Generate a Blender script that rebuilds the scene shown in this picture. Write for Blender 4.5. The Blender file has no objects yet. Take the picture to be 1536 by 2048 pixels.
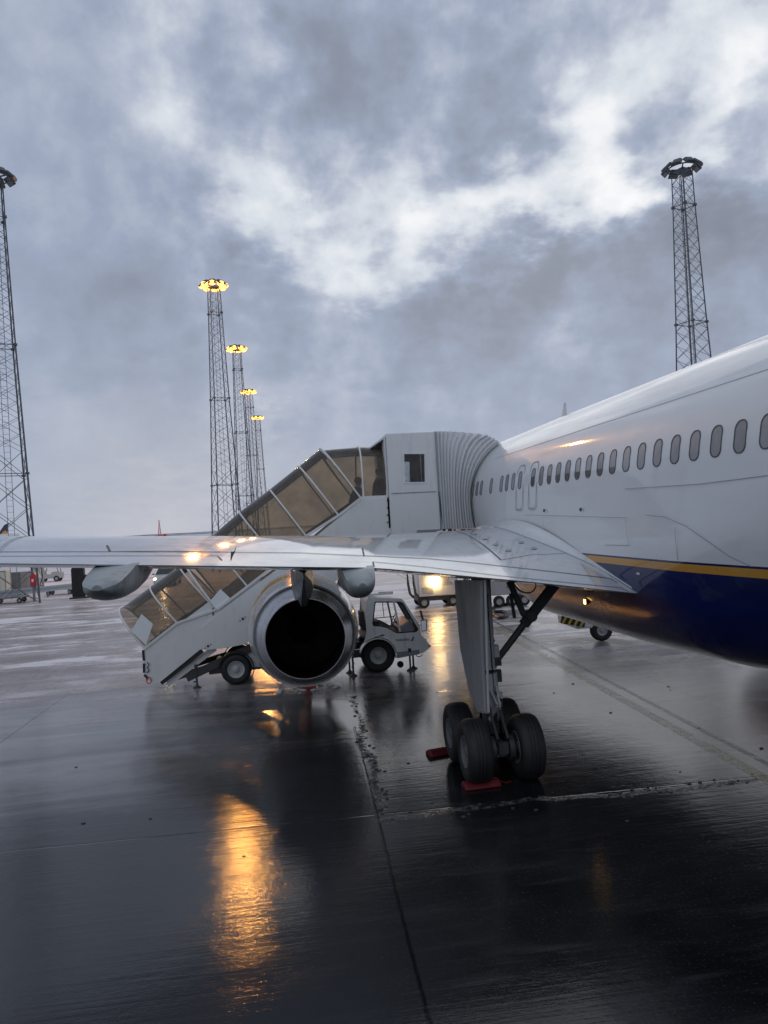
import bpy, bmesh, math, random
from math import sin, cos, pi, radians, sqrt, exp, hypot, atan2, asin
from mathutils import Vector, Matrix, noise as mnoise
from mathutils.geometry import tessellate_polygon
random.seed(7)
S = bpy.context.scene
COL = S.collection
V = Vector

# ------------------------------------------------------------------ camera
PSI, TH, RHO, FPX, CAMZ = radians(7.38), radians(.68), radians(3.32), 1538.0, 4.25
F_ = V((sin(PSI)*cos(TH), cos(PSI)*cos(TH), sin(TH)))
R0 = V((cos(PSI), -sin(PSI), 0)); U0 = R0.cross(F_)
R_ = cos(RHO)*R0 - sin(RHO)*U0; U_ = cos(RHO)*U0 + sin(RHO)*R0
CAM = V((0, 0, CAMZ))
cd = bpy.data.cameras.new('camera'); cam = bpy.data.objects.new('camera', cd); COL.objects.link(cam)
cam.matrix_world = Matrix(((R_.x, U_.x, -F_.x, 0), (R_.y, U_.y, -F_.y, 0), (R_.z, U_.z, -F_.z, CAMZ), (0, 0, 0, 1)))
cd.sensor_fit = 'VERTICAL'; cd.sensor_height = 24; cd.lens = 24*FPX/2048; cd.clip_start = .1; cd.clip_end = 20000
S.camera = cam

# turning a measured picture position (1536x2048) into a real point on a known plane
def ray(px, py): return F_ + R_*((px-768)/FPX) - U_*((py-1024)/FPX)
def PY(px, py, Y): d = ray(px, py); return CAM + d*(Y/d.y)
def PX(px, py, X): d = ray(px, py); return CAM + d*(X/d.x)
def PZ(px, py, z=0.): d = ray(px, py); return CAM + d*((z-CAMZ)/d.z)

# ------------------------------------------------------------------ view
S.render.engine = 'CYCLES'
S.view_settings.view_transform = 'Standard'; S.view_settings.look = 'None'
S.view_settings.exposure = 0.0; S.view_settings.gamma = 1.0
S.cycles.max_bounces = 8; S.cycles.transparent_max_bounces = 24; S.cycles.glossy_bounces = 4; S.cycles.diffuse_bounces = 3
S.cycles.caustics_reflective = False; S.cycles.caustics_refractive = False
S.cycles.sample_clamp_indirect = 4.0
S.cycles.use_denoising = True

# ------------------------------------------------------------------ node helper
class G:
    def __init__(s, nt): s.nt = nt; s.n = nt.nodes; s.l = nt.links
    def put(s, sock, v):
        if v is None: return
        if isinstance(v, bpy.types.NodeSocket): s.l.new(v, sock)
        else:
            if hasattr(sock, 'default_value'):
                dv = sock.default_value
                if hasattr(dv, '__len__') and not hasattr(v, '__len__'): v = [v]*len(dv)
                if hasattr(dv, '__len__') and len(dv) == 4 and len(v) == 3: v = tuple(v)+(1,)
                sock.default_value = v
    def m(s, op, a, b=None, c=None, clamp=False):
        n = s.n.new('ShaderNodeMath'); n.operation = op; n.use_clamp = clamp
        s.put(n.inputs[0], a); s.put(n.inputs[1], b); s.put(n.inputs[2], c); return n.outputs[0]
    def add(s, a, b): return s.m('ADD', a, b)
    def mul(s, a, b): return s.m('MULTIPLY', a, b)
    def vm(s, op, a, b=None, scale=None):
        n = s.n.new('ShaderNodeVectorMath'); n.operation = op
        s.put(n.inputs[0], a); s.put(n.inputs[1], b)
        if scale is not None: s.put(n.inputs['Scale'], scale)
        return n.outputs['Value'] if op in ('DOT_PRODUCT', 'LENGTH', 'DISTANCE') else n.outputs[0]
    def noise(s, vec, scale, detail=4, rough=.55, dist=0., col=False):
        n = s.n.new('ShaderNodeTexNoise'); s.put(n.inputs['Vector'], vec)
        n.inputs['Scale'].default_value = scale; n.inputs['Detail'].default_value = detail
        n.inputs['Roughness'].default_value = rough; n.inputs['Distortion'].default_value = dist
        return n.outputs['Color' if col else 'Fac']
    def step(s, x, a, b, lo=0., hi=1.):
        n = s.n.new('ShaderNodeMapRange'); n.interpolation_type = 'SMOOTHSTEP'
        s.put(n.inputs['Value'], x); n.inputs['From Min'].default_value = a; n.inputs['From Max'].default_value = b
        n.inputs['To Min'].default_value = lo; n.inputs['To Max'].default_value = hi; return n.outputs[0]
    def lin(s, x, a, b, lo=0., hi=1.):
        n = s.n.new('ShaderNodeMapRange'); s.put(n.inputs['Value'], x)
        n.inputs['From Min'].default_value = a; n.inputs['From Max'].default_value = b
        n.inputs['To Min'].default_value = lo; n.inputs['To Max'].default_value = hi; return n.outputs[0]
    def mix(s, f, a, b):
        n = s.n.new('ShaderNodeMix'); n.data_type = 'RGBA'
        s.put(n.inputs[0], f); s.put(n.inputs[6], a); s.put(n.inputs[7], b); return n.outputs[2]
    def mixf(s, f, a, b):
        n = s.n.new('ShaderNodeMix'); n.data_type = 'FLOAT'
        s.put(n.inputs[0], f); s.put(n.inputs[2], a); s.put(n.inputs[3], b); return n.outputs[0]
    def ramp(s, f, stops):
        n = s.n.new('ShaderNodeValToRGB'); s.put(n.inputs[0], f); e = n.color_ramp.elements
        while len(e) < len(stops): e.new(.5)
        for q, (p, c) in zip(e, stops): q.position = p; q.color = tuple(c)+(1,) if len(c) == 3 else c
        return n.outputs[0]
    def sep(s, v):
        n = s.n.new('ShaderNodeSeparateXYZ'); s.put(n.inputs[0], v); return n.outputs
    def comb(s, x, y, z):
        n = s.n.new('ShaderNodeCombineXYZ'); s.put(n.inputs[0], x); s.put(n.inputs[1], y); s.put(n.inputs[2], z); return n.outputs[0]
    def mapping(s, v, loc=(0, 0, 0), rot=(0, 0, 0), sc=(1, 1, 1)):
        n = s.n.new('ShaderNodeMapping'); s.put(n.inputs[0], v)
        n.inputs[1].default_value = loc; n.inputs[2].default_value = rot; n.inputs[3].default_value = sc; return n.outputs[0]
    def coord(s, which='Object'): return s.n.new('ShaderNodeTexCoord').outputs[which]
    def bump(s, h, strength, dist):
        n = s.n.new('ShaderNodeBump'); s.put(n.inputs['Height'], h); s.put(n.inputs['Strength'], strength)
        n.inputs['Distance'].default_value = dist; return n.outputs[0]

# ------------------------------------------------------------------ sky: low sun behind broken cloud
SUN_EL, SUN_AZ = radians(19), radians(19.5)
W = bpy.data.worlds.new('World'); S.world = W; W.use_nodes = True
W.cycles.sampling_method = 'MANUAL'; W.cycles.sample_map_resolution = 512
g = G(W.node_tree); g.n.clear()
out = g.n.new('ShaderNodeOutputWorld')
sky = g.n.new('ShaderNodeTexSky'); sky.sky_type = 'NISHITA'; sky.sun_disc = False
sky.sun_elevation = SUN_EL; sky.sun_rotation = SUN_AZ
D = g.vm('NORMALIZE', g.coord('Generated'))
dz = g.sep(D)[2]
el = g.m('MAXIMUM', dz, 0.0)
# cloud layer coordinates: the dome flattened toward the horizon
q = g.vm('DIVIDE', D, g.comb(g.add(el, .28), g.add(el, .28), 1.0))
wv = g.vm('SCALE', g.vm('SUBTRACT', g.noise(q, 3.2, 4, .6, col=True), (.5, .5, .5)), scale=.13)
Dw = g.vm('ADD', D, wv)
wv2 = g.vm('SCALE', g.vm('SUBTRACT', g.noise(q, 9.0, 4, .6, col=True), (.5, .5, .5)), scale=.10)
Dw = g.vm('NORMALIZE', g.vm('ADD', Dw, wv2))
blobs = [  # measured direction, angular radius in picture units, amount
 (440,320,80,.20),(370,265,40,.16),(530,410,70,.24),(470,380,40,.10),(620,500,50,.26),(570,420,50,.12),(700,555,42,.28),(740,585,30,.16),(790,420,70,.20),(700,400,60,.14),(860,480,55,.26),(800,540,50,.16),
 (880,410,50,.20),(960,420,60,.20),(1060,400,52,.52),(1110,430,34,.20),(1010,440,50,.20),(1230,385,44,.60),(1280,345,40,.30),(1170,330,50,.26),(1190,240,55,.24),(1120,160,60,.12),(1180,180,60,.20),
 (1270,200,60,.26),(1380,290,50,.30),(1440,220,60,.22),(1420,130,70,.16),(1520,80,70,.22),(1500,180,50,.22),(1530,330,45,.26),(960,130,60,.09),(1000,110,40,.08),(840,240,50,.14),(760,330,60,.12),(900,250,40,.10),(1030,220,40,.06),
 (510,60,60,.24),(400,40,60,.14),(560,90,30,.10),(100,40,110,.09),(1350,20,80,.14),(1250,60,60,.10),(1420,20,60,.14),(1490,150,30,.12),
 (330,1040,60,.10),(220,1062,60,.06),(520,830,30,.16),(440,1040,60,.08),(620,800,60,.07),(700,790,40,.06),(860,768,40,.09),(280,775,50,.06),(100,830,50,.05),(230,430,40,.06),(1200,705,40,.06),(1170,740,50,.05),
 (200,480,140,-.10),(440,470,50,-.14),(500,520,40,-.16),(350,620,90,-.07),(470,190,90,-.07),(650,80,90,-.08),(900,40,110,-.09),(700,230,60,-.09),(600,300,40,-.08),(1130,40,50,-.05),
 (1060,300,42,-.26),(890,320,48,-.24),(930,350,30,-.08),(1340,240,44,-.28),(1290,270,30,-.18),(1240,270,26,-.08),(770,470,30,-.26),(640,470,26,-.20),(960,195,60,-.12),(1060,110,70,-.11),(1240,100,50,-.06),
 (560,590,50,-.10),(850,650,130,-.09),(840,590,50,-.10),(1130,490,45,-.16),(1040,530,70,-.14),(1260,460,60,-.18),(1400,560,120,-.12),(1360,420,50,-.20),(1450,400,50,-.22),(1500,450,80,-.15),(1470,280,34,-.24),(1510,230,26,-.16),(1100,600,80,-.07),(620,350,30,-.10),(980,560,60,-.10),
 (1000,640,120,-.06),(700,740,100,-.04),(1250,640,120,-.07),(150,700,130,.01),(620,880,180,.00)]
acc = None
for (bx, by, br, ba) in blobs:
    d = ray(bx, by).normalized(); k = (FPX/br)**2
    t = g.m('EXPONENT', g.mul(g.m('SUBTRACT', g.vm('DOT_PRODUCT', Dw, tuple(d)), 1.0), k))
    ba = ba*1.15 if ba < 0 and br < 90 else ba
    acc = g.mul(t, ba) if acc is None else g.m('MULTIPLY_ADD', t, ba, acc)
n1 = g.m('SUBTRACT', g.noise(g.vm('ADD', q, (4.1, 2.3, 0)), 2.2, 5, .5, .1), .5)
n2 = g.m('SUBTRACT', g.noise(g.vm('ADD', D, (1.7, 7.3, 0)), 9.5, 6, .52, .15), .5)
n3 = g.m('SUBTRACT', g.noise(g.vm('ADD', D, (9.7, 3.3, 0)), 26., 5, .55, .1), .5)
amp = g.mul(g.step(dz, .02, .34, .22, 1.0), g.step(g.sep(D)[0], -.30, .02, .50, 1.0))
v = g.add(g.mul(n1, .30), g.add(g.mul(n2, .66), g.mul(n3, .34)))
acs = g.mul(acc, .56)
v = g.add(g.mul(v, amp), g.add(acs, .415))
cc = g.ramp(v, [(0., (.20, .235, .295)), (.22, (.26, .295, .375)), (.38, (.33, .387, .51)), (.48, (.44, .49, .60)), (.62, (.64, .69, .76)), (.80, (.86, .88, .91)), (1., (1., 1., 1.))])
tw = g.m('EXPONENT', g.mul(g.m('SUBTRACT', g.vm('DOT_PRODUCT', Dw, tuple(ray(330, 1030).normalized())), 1.0), (FPX/170)**2))
cc = g.mix(g.mul(tw, .35), cc, (.60, .565, .56))
# sky behind the camera is evened and brightened to light the aircraft's near side
dy = g.sep(D)[1]
cc = g.mix(g.step(dy, -.35, .45), g.mix(.6, cc, (.56, .60, .66)), cc)
cc = g.mix(g.step(dz, -.25, -.02), (.05, .055, .065), cc)
bg1 = g.n.new('ShaderNodeBackground'); g.put(bg1.inputs[0], sky.outputs[0]); bg1.inputs[1].default_value = .0012
bg2 = g.n.new('ShaderNodeBackground'); g.put(bg2.inputs[0], cc); bg2.inputs[1].default_value = 1.0
ad = g.n.new('ShaderNodeAddShader'); g.l.new(bg1.outputs[0], ad.inputs[0]); g.l.new(bg2.outputs[0], ad.inputs[1])
g.l.new(ad.outputs[0], out.inputs[0])
sl = bpy.data.lights.new('sun', 'SUN'); sl.energy = .18; sl.angle = radians(40); sl.color = (1, .95, .88)
sun = bpy.data.objects.new('sun', sl); COL.objects.link(sun)
sdir = V((sin(SUN_AZ)*cos(SUN_EL), cos(SUN_AZ)*cos(SUN_EL), sin(SUN_EL)))
sun.rotation_euler = sdir.to_track_quat('Z', 'Y').to_euler()

# ------------------------------------------------------------------ materials
M = {}
def mat(name, col, rough=.5, metal=0., coat=0., emit=None, es=0., dirt=0., dirtcol=(.12, .11, .10), bumps=0., bscale=40, vs=1., trans=0., spec=.5):
    m = bpy.data.materials.new(name); m.use_nodes = True; G_ = G(m.node_tree)
    b = G_.n['Principled BSDF']; M[name] = m
    co = G_.coord('Object')
    nz = G_.noise(co, 1.3*vs, 6, .62)
    c = G_.mix(G_.step(nz, .3, .75, 0, .16), tuple(col), tuple(x*.82 for x in col))
    if dirt:
        st = G_.noise(G_.mapping(co, sc=(2.2*vs, 2.2*vs, .5*vs)), 2.4, 7, .68)
        c = G_.mix(G_.mul(G_.step(st, .48, .78), dirt), c, dirtcol)
        G_.put(b.inputs['Roughness'], G_.mixf(G_.mul(G_.step(st, .42, .75), .8), rough, min(1, rough+.3)))
    else:
        G_.put(b.inputs['Roughness'], G_.lin(G_.noise(co, 5*vs, 4), .3, .7, rough*.88, min(1, rough*1.15)))
    G_.put(b.inputs['Base Color'], c); b.inputs['Metallic'].default_value = metal
    b.inputs['Coat Weight'].default_value = coat; b.inputs['Coat Roughness'].default_value = .06
    b.inputs['Specular IOR Level'].default_value = spec
    if emit: b.inputs['Emission Color'].default_value = tuple(emit)+(1,); b.inputs['Emission Strength'].default_value = es
    if bumps: G_.put(b.inputs['Normal'], G_.bump(G_.noise(co, bscale, 3), bumps, .01))
    return m
mat('white_paint', (.66, .68, .70), .32, dirt=.22, coat=.2, spec=.4)
mat('stair_white', (.72, .73, .74), .42, dirt=.2)
mat('truck_white', (.78, .79, .79), .35, dirt=.35, coat=.2)
mat('wing_grey', (.57, .60, .64), .40, dirt=.22, coat=1., vs=.7, spec=.15)
mat('fairing_grey', (.28, .315, .32), .34, dirt=.5, coat=.15)
mat('fairing_dark', (.12, .125, .125), .5, dirt=.5, dirtcol=(.03, .03, .03))
mat('seam', (.085, .09, .105), .6)
mat('panel_line', (.33, .35, .38), .6)
mat('faint_seam', (.36, .38, .42), .6)
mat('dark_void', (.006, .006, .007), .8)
mat('rubber', (.013, .013, .014), .72, bumps=.25, bscale=60)
mat('tread_rubber', (.016, .016, .017), .6, bumps=.2, bscale=30)
mat('rim_grey', (.42, .43, .44), .4, dirt=.5)
mat('dark_rim', (.14, .145, .15), .45, dirt=.5)
mat('dark_metal', (.045, .047, .05), .5, dirt=.4)
mat('gear_grey', (.56, .57, .58), .42, dirt=.4)
mat('gear_door', (.37, .38, .385), .42, dirt=.5)
mat('chrome', (.7, .7, .72), .15, metal=1.)
mat('engine_metal', (.44, .44, .46), .24, metal=.8, dirt=.3)
mat('cowl_paint', (.58, .57, .58), .2, dirt=.15, coat=.6)
mat('gold_band', (.62, .33, .06), .25, coat=.5)
mat('galv', (.20, .22, .25), .5, metal=.3, dirt=.3)
mat('galv_dark', (.10, .11, .13), .5, metal=.2)
mat('rail_metal', (.42, .47, .50), .4, metal=.3)
mat('lamp_dark', (.06, .065, .075), .5)
mat('lens_off', (.20, .21, .23), .15)
mat('lens_lit', (1, .6, .2), .3, emit=(1, .37, .05), es=7)
mat('lens_white', (1, .9, .6), .3, emit=(1, .62, .22), es=24)
mat('lens_amber', (1, .6, .1), .3, emit=(1, .55, .12), es=10)
mat('red_rubber', (.13, .008, .012), .6)
mat('cone_red', (.62, .05, .025), .5)
mat('cone_white', (.6, .6, .6), .5)
mat('red_box', (.55, .03, .03), .45)
mat('navy', (.004, .009, .07), .22, coat=.4)
mat('orange_logo', (.8, .36, .04), .5)
mat('cloth_dark', (.012, .012, .015), .9)
mat('cloth_brown', (.035, .02, .013), .9)
mat('cloth_grey', (.11, .11, .12), .9)
mat('skin', (.42, .25, .18), .6)
mat('hair', (.02, .014, .01), .7)
mat('container', (.42, .42, .42), .5, dirt=.5)
mat('container_dark', (.17, .17, .16), .6, dirt=.4)
mat('cream', (.62, .60, .50), .6)
mat('car_silver', (.42, .47, .48), .3, coat=.5)
mat('auto_glass', (.02, .025, .03), .08)
mat('interior', (.05, .05, .052), .7)
mat('mirror', (.8, .82, .85), .05, metal=1.)
mat('grey_sill', (.26, .28, .31), .5)
mat('text_blue', (.06, .09, .22), .5)
mat('bellows', (.76, .77, .79), .7, dirt=.15)
mat('yellow_stripe', (.7, .5, .05), .5)
mat('black', (.015, .015, .015), .5)
mat('ice_grey', (.07, .07, .075), .5)
mat('frost', (.80, .84, .88), .7)

def glassy(name, tint, gloss=.12, rough=.06, opac=.0, ocol=(.1, .08, .06)):
    m = bpy.data.materials.new(name); m.use_nodes = True; G_ = G(m.node_tree); G_.n.clear(); M[name] = m
    o = G_.n.new('ShaderNodeOutputMaterial'); t = G_.n.new('ShaderNodeBsdfTransparent'); gl = G_.n.new('ShaderNodeBsdfGlossy')
    co = G_.coord('Object'); nz = G_.noise(co, 1.6, 6, .65)
    G_.put(t.inputs[0], G_.mix(G_.step(nz, .35, .7), tuple(tint), tuple(x*.78 for x in tint)))
    gl.inputs['Roughness'].default_value = rough
    df = G_.n.new('ShaderNodeBsdfDiffuse'); df.inputs[0].default_value = tuple(ocol)+(1,)
    fr = G_.n.new('ShaderNodeFresnel'); fr.inputs[0].default_value = 1.45
    a = G_.n.new('ShaderNodeMixShader'); G_.put(a.inputs[0], G_.m('MAXIMUM', fr.outputs[0], gloss*.3)); G_.l.new(t.outputs[0], a.inputs[1]); G_.l.new(gl.outputs[0], a.inputs[2])
    b = G_.n.new('ShaderNodeMixShader'); G_.put(b.inputs[0], G_.step(nz, .3, .8, opac*.6, min(1, opac*1.5))); G_.l.new(a.outputs[0], b.inputs[1]); G_.l.new(df.outputs[0], b.inputs[2])
    G_.l.new(b.outputs[0], o.inputs[0]); return m
glassy('smoked_glass', (.66, .56, .44), .12, .10, .22, (.30, .265, .235))
glassy('clear_glass', (.85, .87, .87), .1, .03, .02)

def airliner_paint():
    m = bpy.data.materials.new('airliner_paint'); m.use_nodes = True; G_ = G(m.node_tree); b = G_.n['Principled BSDF']; M['airliner_paint'] = m
    co = G_.coord('Object'); x, y, z = G_.sep(co)[:3]
    # stripe rises toward the tail
    zz = z
    navy = G_.m('LESS_THAN', zz, 3.475); gold = G_.mul(G_.m('LESS_THAN', zz, 3.445), G_.m('GREATER_THAN', zz, 3.335))
    st = G_.noise(G_.mapping(co, sc=(1, .6, 1.6)), 1.2, 6, .6)
    wcol = G_.mix(G_.step(st, .4, .75, 0, .25), (.74, .755, .77), (.62, .64, .66))
    belly = G_.step(G_.noise(G_.mapping(co, sc=(1, .5, 2)), 1.5, 6, .6), .42, .7, 0, .6)
    ncol = G_.mix(belly, (.007, .014, .105), (.009, .014, .06))
    c = G_.mix(navy, wcol, ncol); c = G_.mix(gold, c, (.60, .30, .05))
    G_.put(b.inputs['Base Color'], c)
    G_.put(b.inputs['Roughness'], G_.mixf(navy, G_.lin(st, .3, .7, .30, .42), G_.lin(st, .3, .7, .24, .38)))
    b.inputs['Specular IOR Level'].default_value = .12; b.inputs['Coat Weight'].default_value = .75; G_.put(b.inputs['Coat Roughness'], G_.lin(st, .3, .7, .03, .08))
    # gentle skin waviness between frames
    h = G_.noise(G_.mapping(co, sc=(1, .9, 2.2)), 1.6, 3, .5)
    G_.put(b.inputs['Normal'], G_.bump(h, .12, .04))
airliner_paint()

def ground_material():
    m = bpy.data.materials.new('apron_concrete'); m.use_nodes = True; G_ = G(m.node_tree); b = G_.n['Principled BSDF']; M['apron'] = m
    co = G_.coord('Object'); x, y = G_.sep(co)[0], G_.sep(co)[1]
    big = G_.noise(co, .11, 5, .55, .6); mid = G_.noise(co, .55, 6, .6, .5); fine = G_.noise(co, 4.5, 6, .65); grit = G_.noise(co, 42, 3, .6)
    streak = G_.noise(G_.mapping(co, rot=(0, 0, radians(-4)), sc=(.10, .55, 1)), 1.0, 7, .62, .8)
    streak2 = G_.noise(G_.mapping(co, rot=(0, 0, radians(7)), sc=(.5, 3.2, 1)), 1.3, 6, .6, .3)
    # slush: everything beyond the stairs, further out on the left
    edge = G_.add(y, G_.add(G_.mul(G_.m('SUBTRACT', big, .5), 16), G_.mul(G_.m('SUBTRACT', streak, .5), 10)))
    left = G_.step(G_.add(x, G_.mul(G_.m('SUBTRACT', mid, .5), 3)), -4.2, -1.6, 0, 1)
    lim = G_.add(edge, G_.mul(left, -4.5))
    right = G_.step(x, 4, 8)
    lim = G_.add(lim, G_.mul(right, 6.5))
    slush = G_.m('MAXIMUM', G_.step(lim, 16, 24), G_.mul(G_.step(lim, 10.5, 16), .38))
    snowf = G_.mul(G_.step(G_.add(streak, G_.mul(G_.m('SUBTRACT', mid, .5), .35)), .52, .60), G_.step(lim, 21, 32))
    farsnow = G_.step(y, 38, 80)
    snow = G_.m('MAXIMUM', snowf, G_.mul(farsnow, G_.step(streak, .30, .5)))
    conc = G_.mix(G_.step(mid, .3, .7), (.008, .0085, .0095), (.022, .0225, .0235))
    conc = G_.mix(G_.step(streak2, .5, .75, 0, .45), conc, (.05, .05, .052))
    conc = G_.mix(G_.step(G_.noise(co, 28, 4, .7), .55, .75, 0, .5), conc, (.10, .10, .10))
    sl = G_.mix(G_.step(streak, .35, .65), (.24, .20, .19), (.48, .435, .43))
    sl = G_.mix(G_.step(fine, .35, .7, 0, .6), sl, (.13, .12, .12))
    # tyre tracks through the slush
    tr = G_.n.new('ShaderNodeTexWave'); tr.wave_type = 'RINGS'; tr.inputs['Scale'].default_value = .35; tr.inputs['Distortion'].default_value = 3.5; tr.inputs['Detail'].default_value = 3
    G_.put(tr.inputs['Vector'], G_.mapping(co, loc=(22, -52, 0), sc=(1, .75, 1)))
    trk = G_.mul(G_.step(tr.outputs['Fac'], .74, .93), G_.step(mid, .4, .6))
    sl = G_.mix(G_.mul(trk, .6), sl, (.10, .095, .10))
    film = G_.m('MAXIMUM', G_.mul(G_.m('SUBTRACT', 1., G_.step(G_.add(x, G_.mul(G_.m('SUBTRACT', mid, .5), 3)), -3.2, -1.4)), G_.step(edge, 11.5, 16)), G_.mul(G_.step(G_.add(x, G_.mul(y, .06)), 4.6, 6.6), G_.step(edge, 10.5, 15)))
    film = G_.mul(film, G_.step(fine, .2, .6, .55, 1))
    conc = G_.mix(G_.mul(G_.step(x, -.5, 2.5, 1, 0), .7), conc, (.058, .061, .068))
    conc = G_.mix(film, conc, G_.mix(G_.step(streak, .3, .7), (.18, .187, .205), (.32, .325, .34)))
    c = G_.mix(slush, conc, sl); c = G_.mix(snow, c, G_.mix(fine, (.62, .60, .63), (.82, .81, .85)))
    # slab joints
    jx = G_.add(x, G_.mul(y, -.0225))
    def lines(t, off, period, w):
        a = G_.m('PINGPONG', G_.add(t, off), period/2)
        return G_.step(a, 0, w, 1, 0)
    wob = G_.mul(G_.m('SUBTRACT', fine, .5), .05)
    j1 = lines(G_.add(jx, wob), -.83+7.5*20, 7.5, .035)
    jy = G_.add(y, G_.add(G_.mul(x, .02), wob))
    j2 = lines(jy, -11.2+7.5*20, 7.5, .03)
    joint = G_.mul(G_.m('MAXIMUM', j1, G_.mul(j2, .8)), G_.m('SUBTRACT', 1., G_.mul(slush, .85)))
    c = G_.mix(joint, c, (.008, .008, .009))
    # a rim of grit and slush left along the joint beside the wheels
    rim = G_.mul(G_.step(G_.m('ABSOLUTE', G_.add(G_.add(jx, G_.mul(G_.m('SUBTRACT', mid, .5), .7)), -.95)), .0, .09, 1, 0), G_.mul(G_.step(y, 11, 12.5), G_.step(y, 16.5, 20, 1, 0)))
    rim2 = G_.mul(G_.step(G_.m('ABSOLUTE', G_.add(G_.add(y, G_.mul(G_.m('SUBTRACT', mid, .5), 1.0)), -11.0)), .0, .12, 1, 0), G_.mul(G_.step(x, .9, 1.4), G_.step(x, 6.5, 7.2, 1, 0)))
    rims = G_.mul(G_.m('MAXIMUM', rim, rim2), G_.step(G_.noise(co, 9, 5, .7), .42, .58))
    c = G_.mix(rims, c, (.11, .115, .125))
    G_.put(b.inputs['Base Color'], c)
    # water film
    pud = G_.step(G_.add(big, G_.mul(G_.m('SUBTRACT', mid, .5), .35)), .43, .56)
    # the standing water left of the stairs
    pb = G_.vm('LENGTH', G_.vm('MULTIPLY', G_.vm('SUBTRACT', co, (-4.6, 16.6, 0)), (.30, .26, 0)))
    pb = G_.add(pb, G_.mul(G_.m('SUBTRACT', mid, .5), .55))
    p1 = G_.step(pb, .92, 1.02, 1, 0)
    pb2 = G_.vm('LENGTH', G_.vm('MULTIPLY', G_.vm('SUBTRACT', co, (.2, 17.3, 0)), (.75, .55, 0)))
    p2 = G_.step(G_.add(pb2, G_.mul(G_.m('SUBTRACT', mid, .5), .7)), .9, 1.0, 1, 0)
    pb3 = G_.vm('LENGTH', G_.vm('MULTIPLY', G_.vm('SUBTRACT', co, (10.2, 17.0, 0)), (.25, .16, 0)))
    p3 = G_.step(G_.add(pb3, G_.mul(G_.m('SUBTRACT', mid, .5), .6)), .8, 1.1, 1, 0)
    pool = G_.m('MAXIMUM', G_.m('MAXIMUM', p1, p2), p3)
    broom = G_.noise(G_.mapping(co, rot=(0, 0, radians(-6)), sc=(.35, 15, 1)), 1.0, 4, .6)
    near = G_.add(G_.step(y, 8, 16, .118, .125), G_.mul(G_.m('SUBTRACT', G_.noise(co, 1.7, 7, .7), .5), .24))
    r = G_.mixf(pud, near, G_.add(near, -.06)); r = G_.add(r, G_.mul(G_.m('SUBTRACT', streak2, .5), .14))
    r = G_.mixf(G_.mul(p3, .8), r, .17); r = G_.mixf(G_.mul(G_.m('MAXIMUM', p1, p2), .9), r, G_.step(mid, .35, .62, .05, .15))
    r = G_.mixf(slush, r, .34); r = G_.mixf(G_.mul(G_.step(mid, .45, .55), G_.mul(slush, .7)), r, .16)
    r = G_.mixf(snow, r, .7); r = G_.mixf(rims, r, .6)
    G_.put(b.inputs['Roughness'], G_.m('MAXIMUM', r, .04))
    b.inputs['IOR'].default_value = 1.33
    hb = G_.add(G_.add(G_.mul(grit, .17), G_.mul(broom, .5)), G_.add(G_.mul(fine, .75), G_.mul(streak2, .6)))
    hs = G_.add(G_.mul(fine, 3.0), G_.mul(streak, 3.0))
    h = G_.mixf(slush, hb, hs); h = G_.add(h, G_.mul(joint, -.8)); h = G_.add(h, G_.mul(rims, 1.5))
    bs = G_.mixf(pool, .26, .05)
    G_.put(b.inputs['Normal'], G_.bump(h, bs, .016))
ground_material()

def marking(name, col, fac):
    m = bpy.data.materials.new(name); m.use_nodes = True; G_ = G(m.node_tree); b = G_.n['Principled BSDF']; M[name] = m
    co = G_.coord('Object')
    w = G_.noise(co, 3.0, 7, .7, .4); w2 = G_.noise(co, 25, 4, .6)
    b.inputs['Base Color'].default_value = tuple(col)+(1,); b.inputs['Roughness'].default_value = .3
    G_.put(b.inputs['Alpha'], G_.mul(G_.step(G_.add(w, G_.mul(w2, .25)), .45, .70), fac))
marking('paint_yellow', (.42, .38, .17), .62); marking('paint_white', (.5, .5, .52), .8)
marking('tar_black', (.012, .012, .013), .8)

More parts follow.
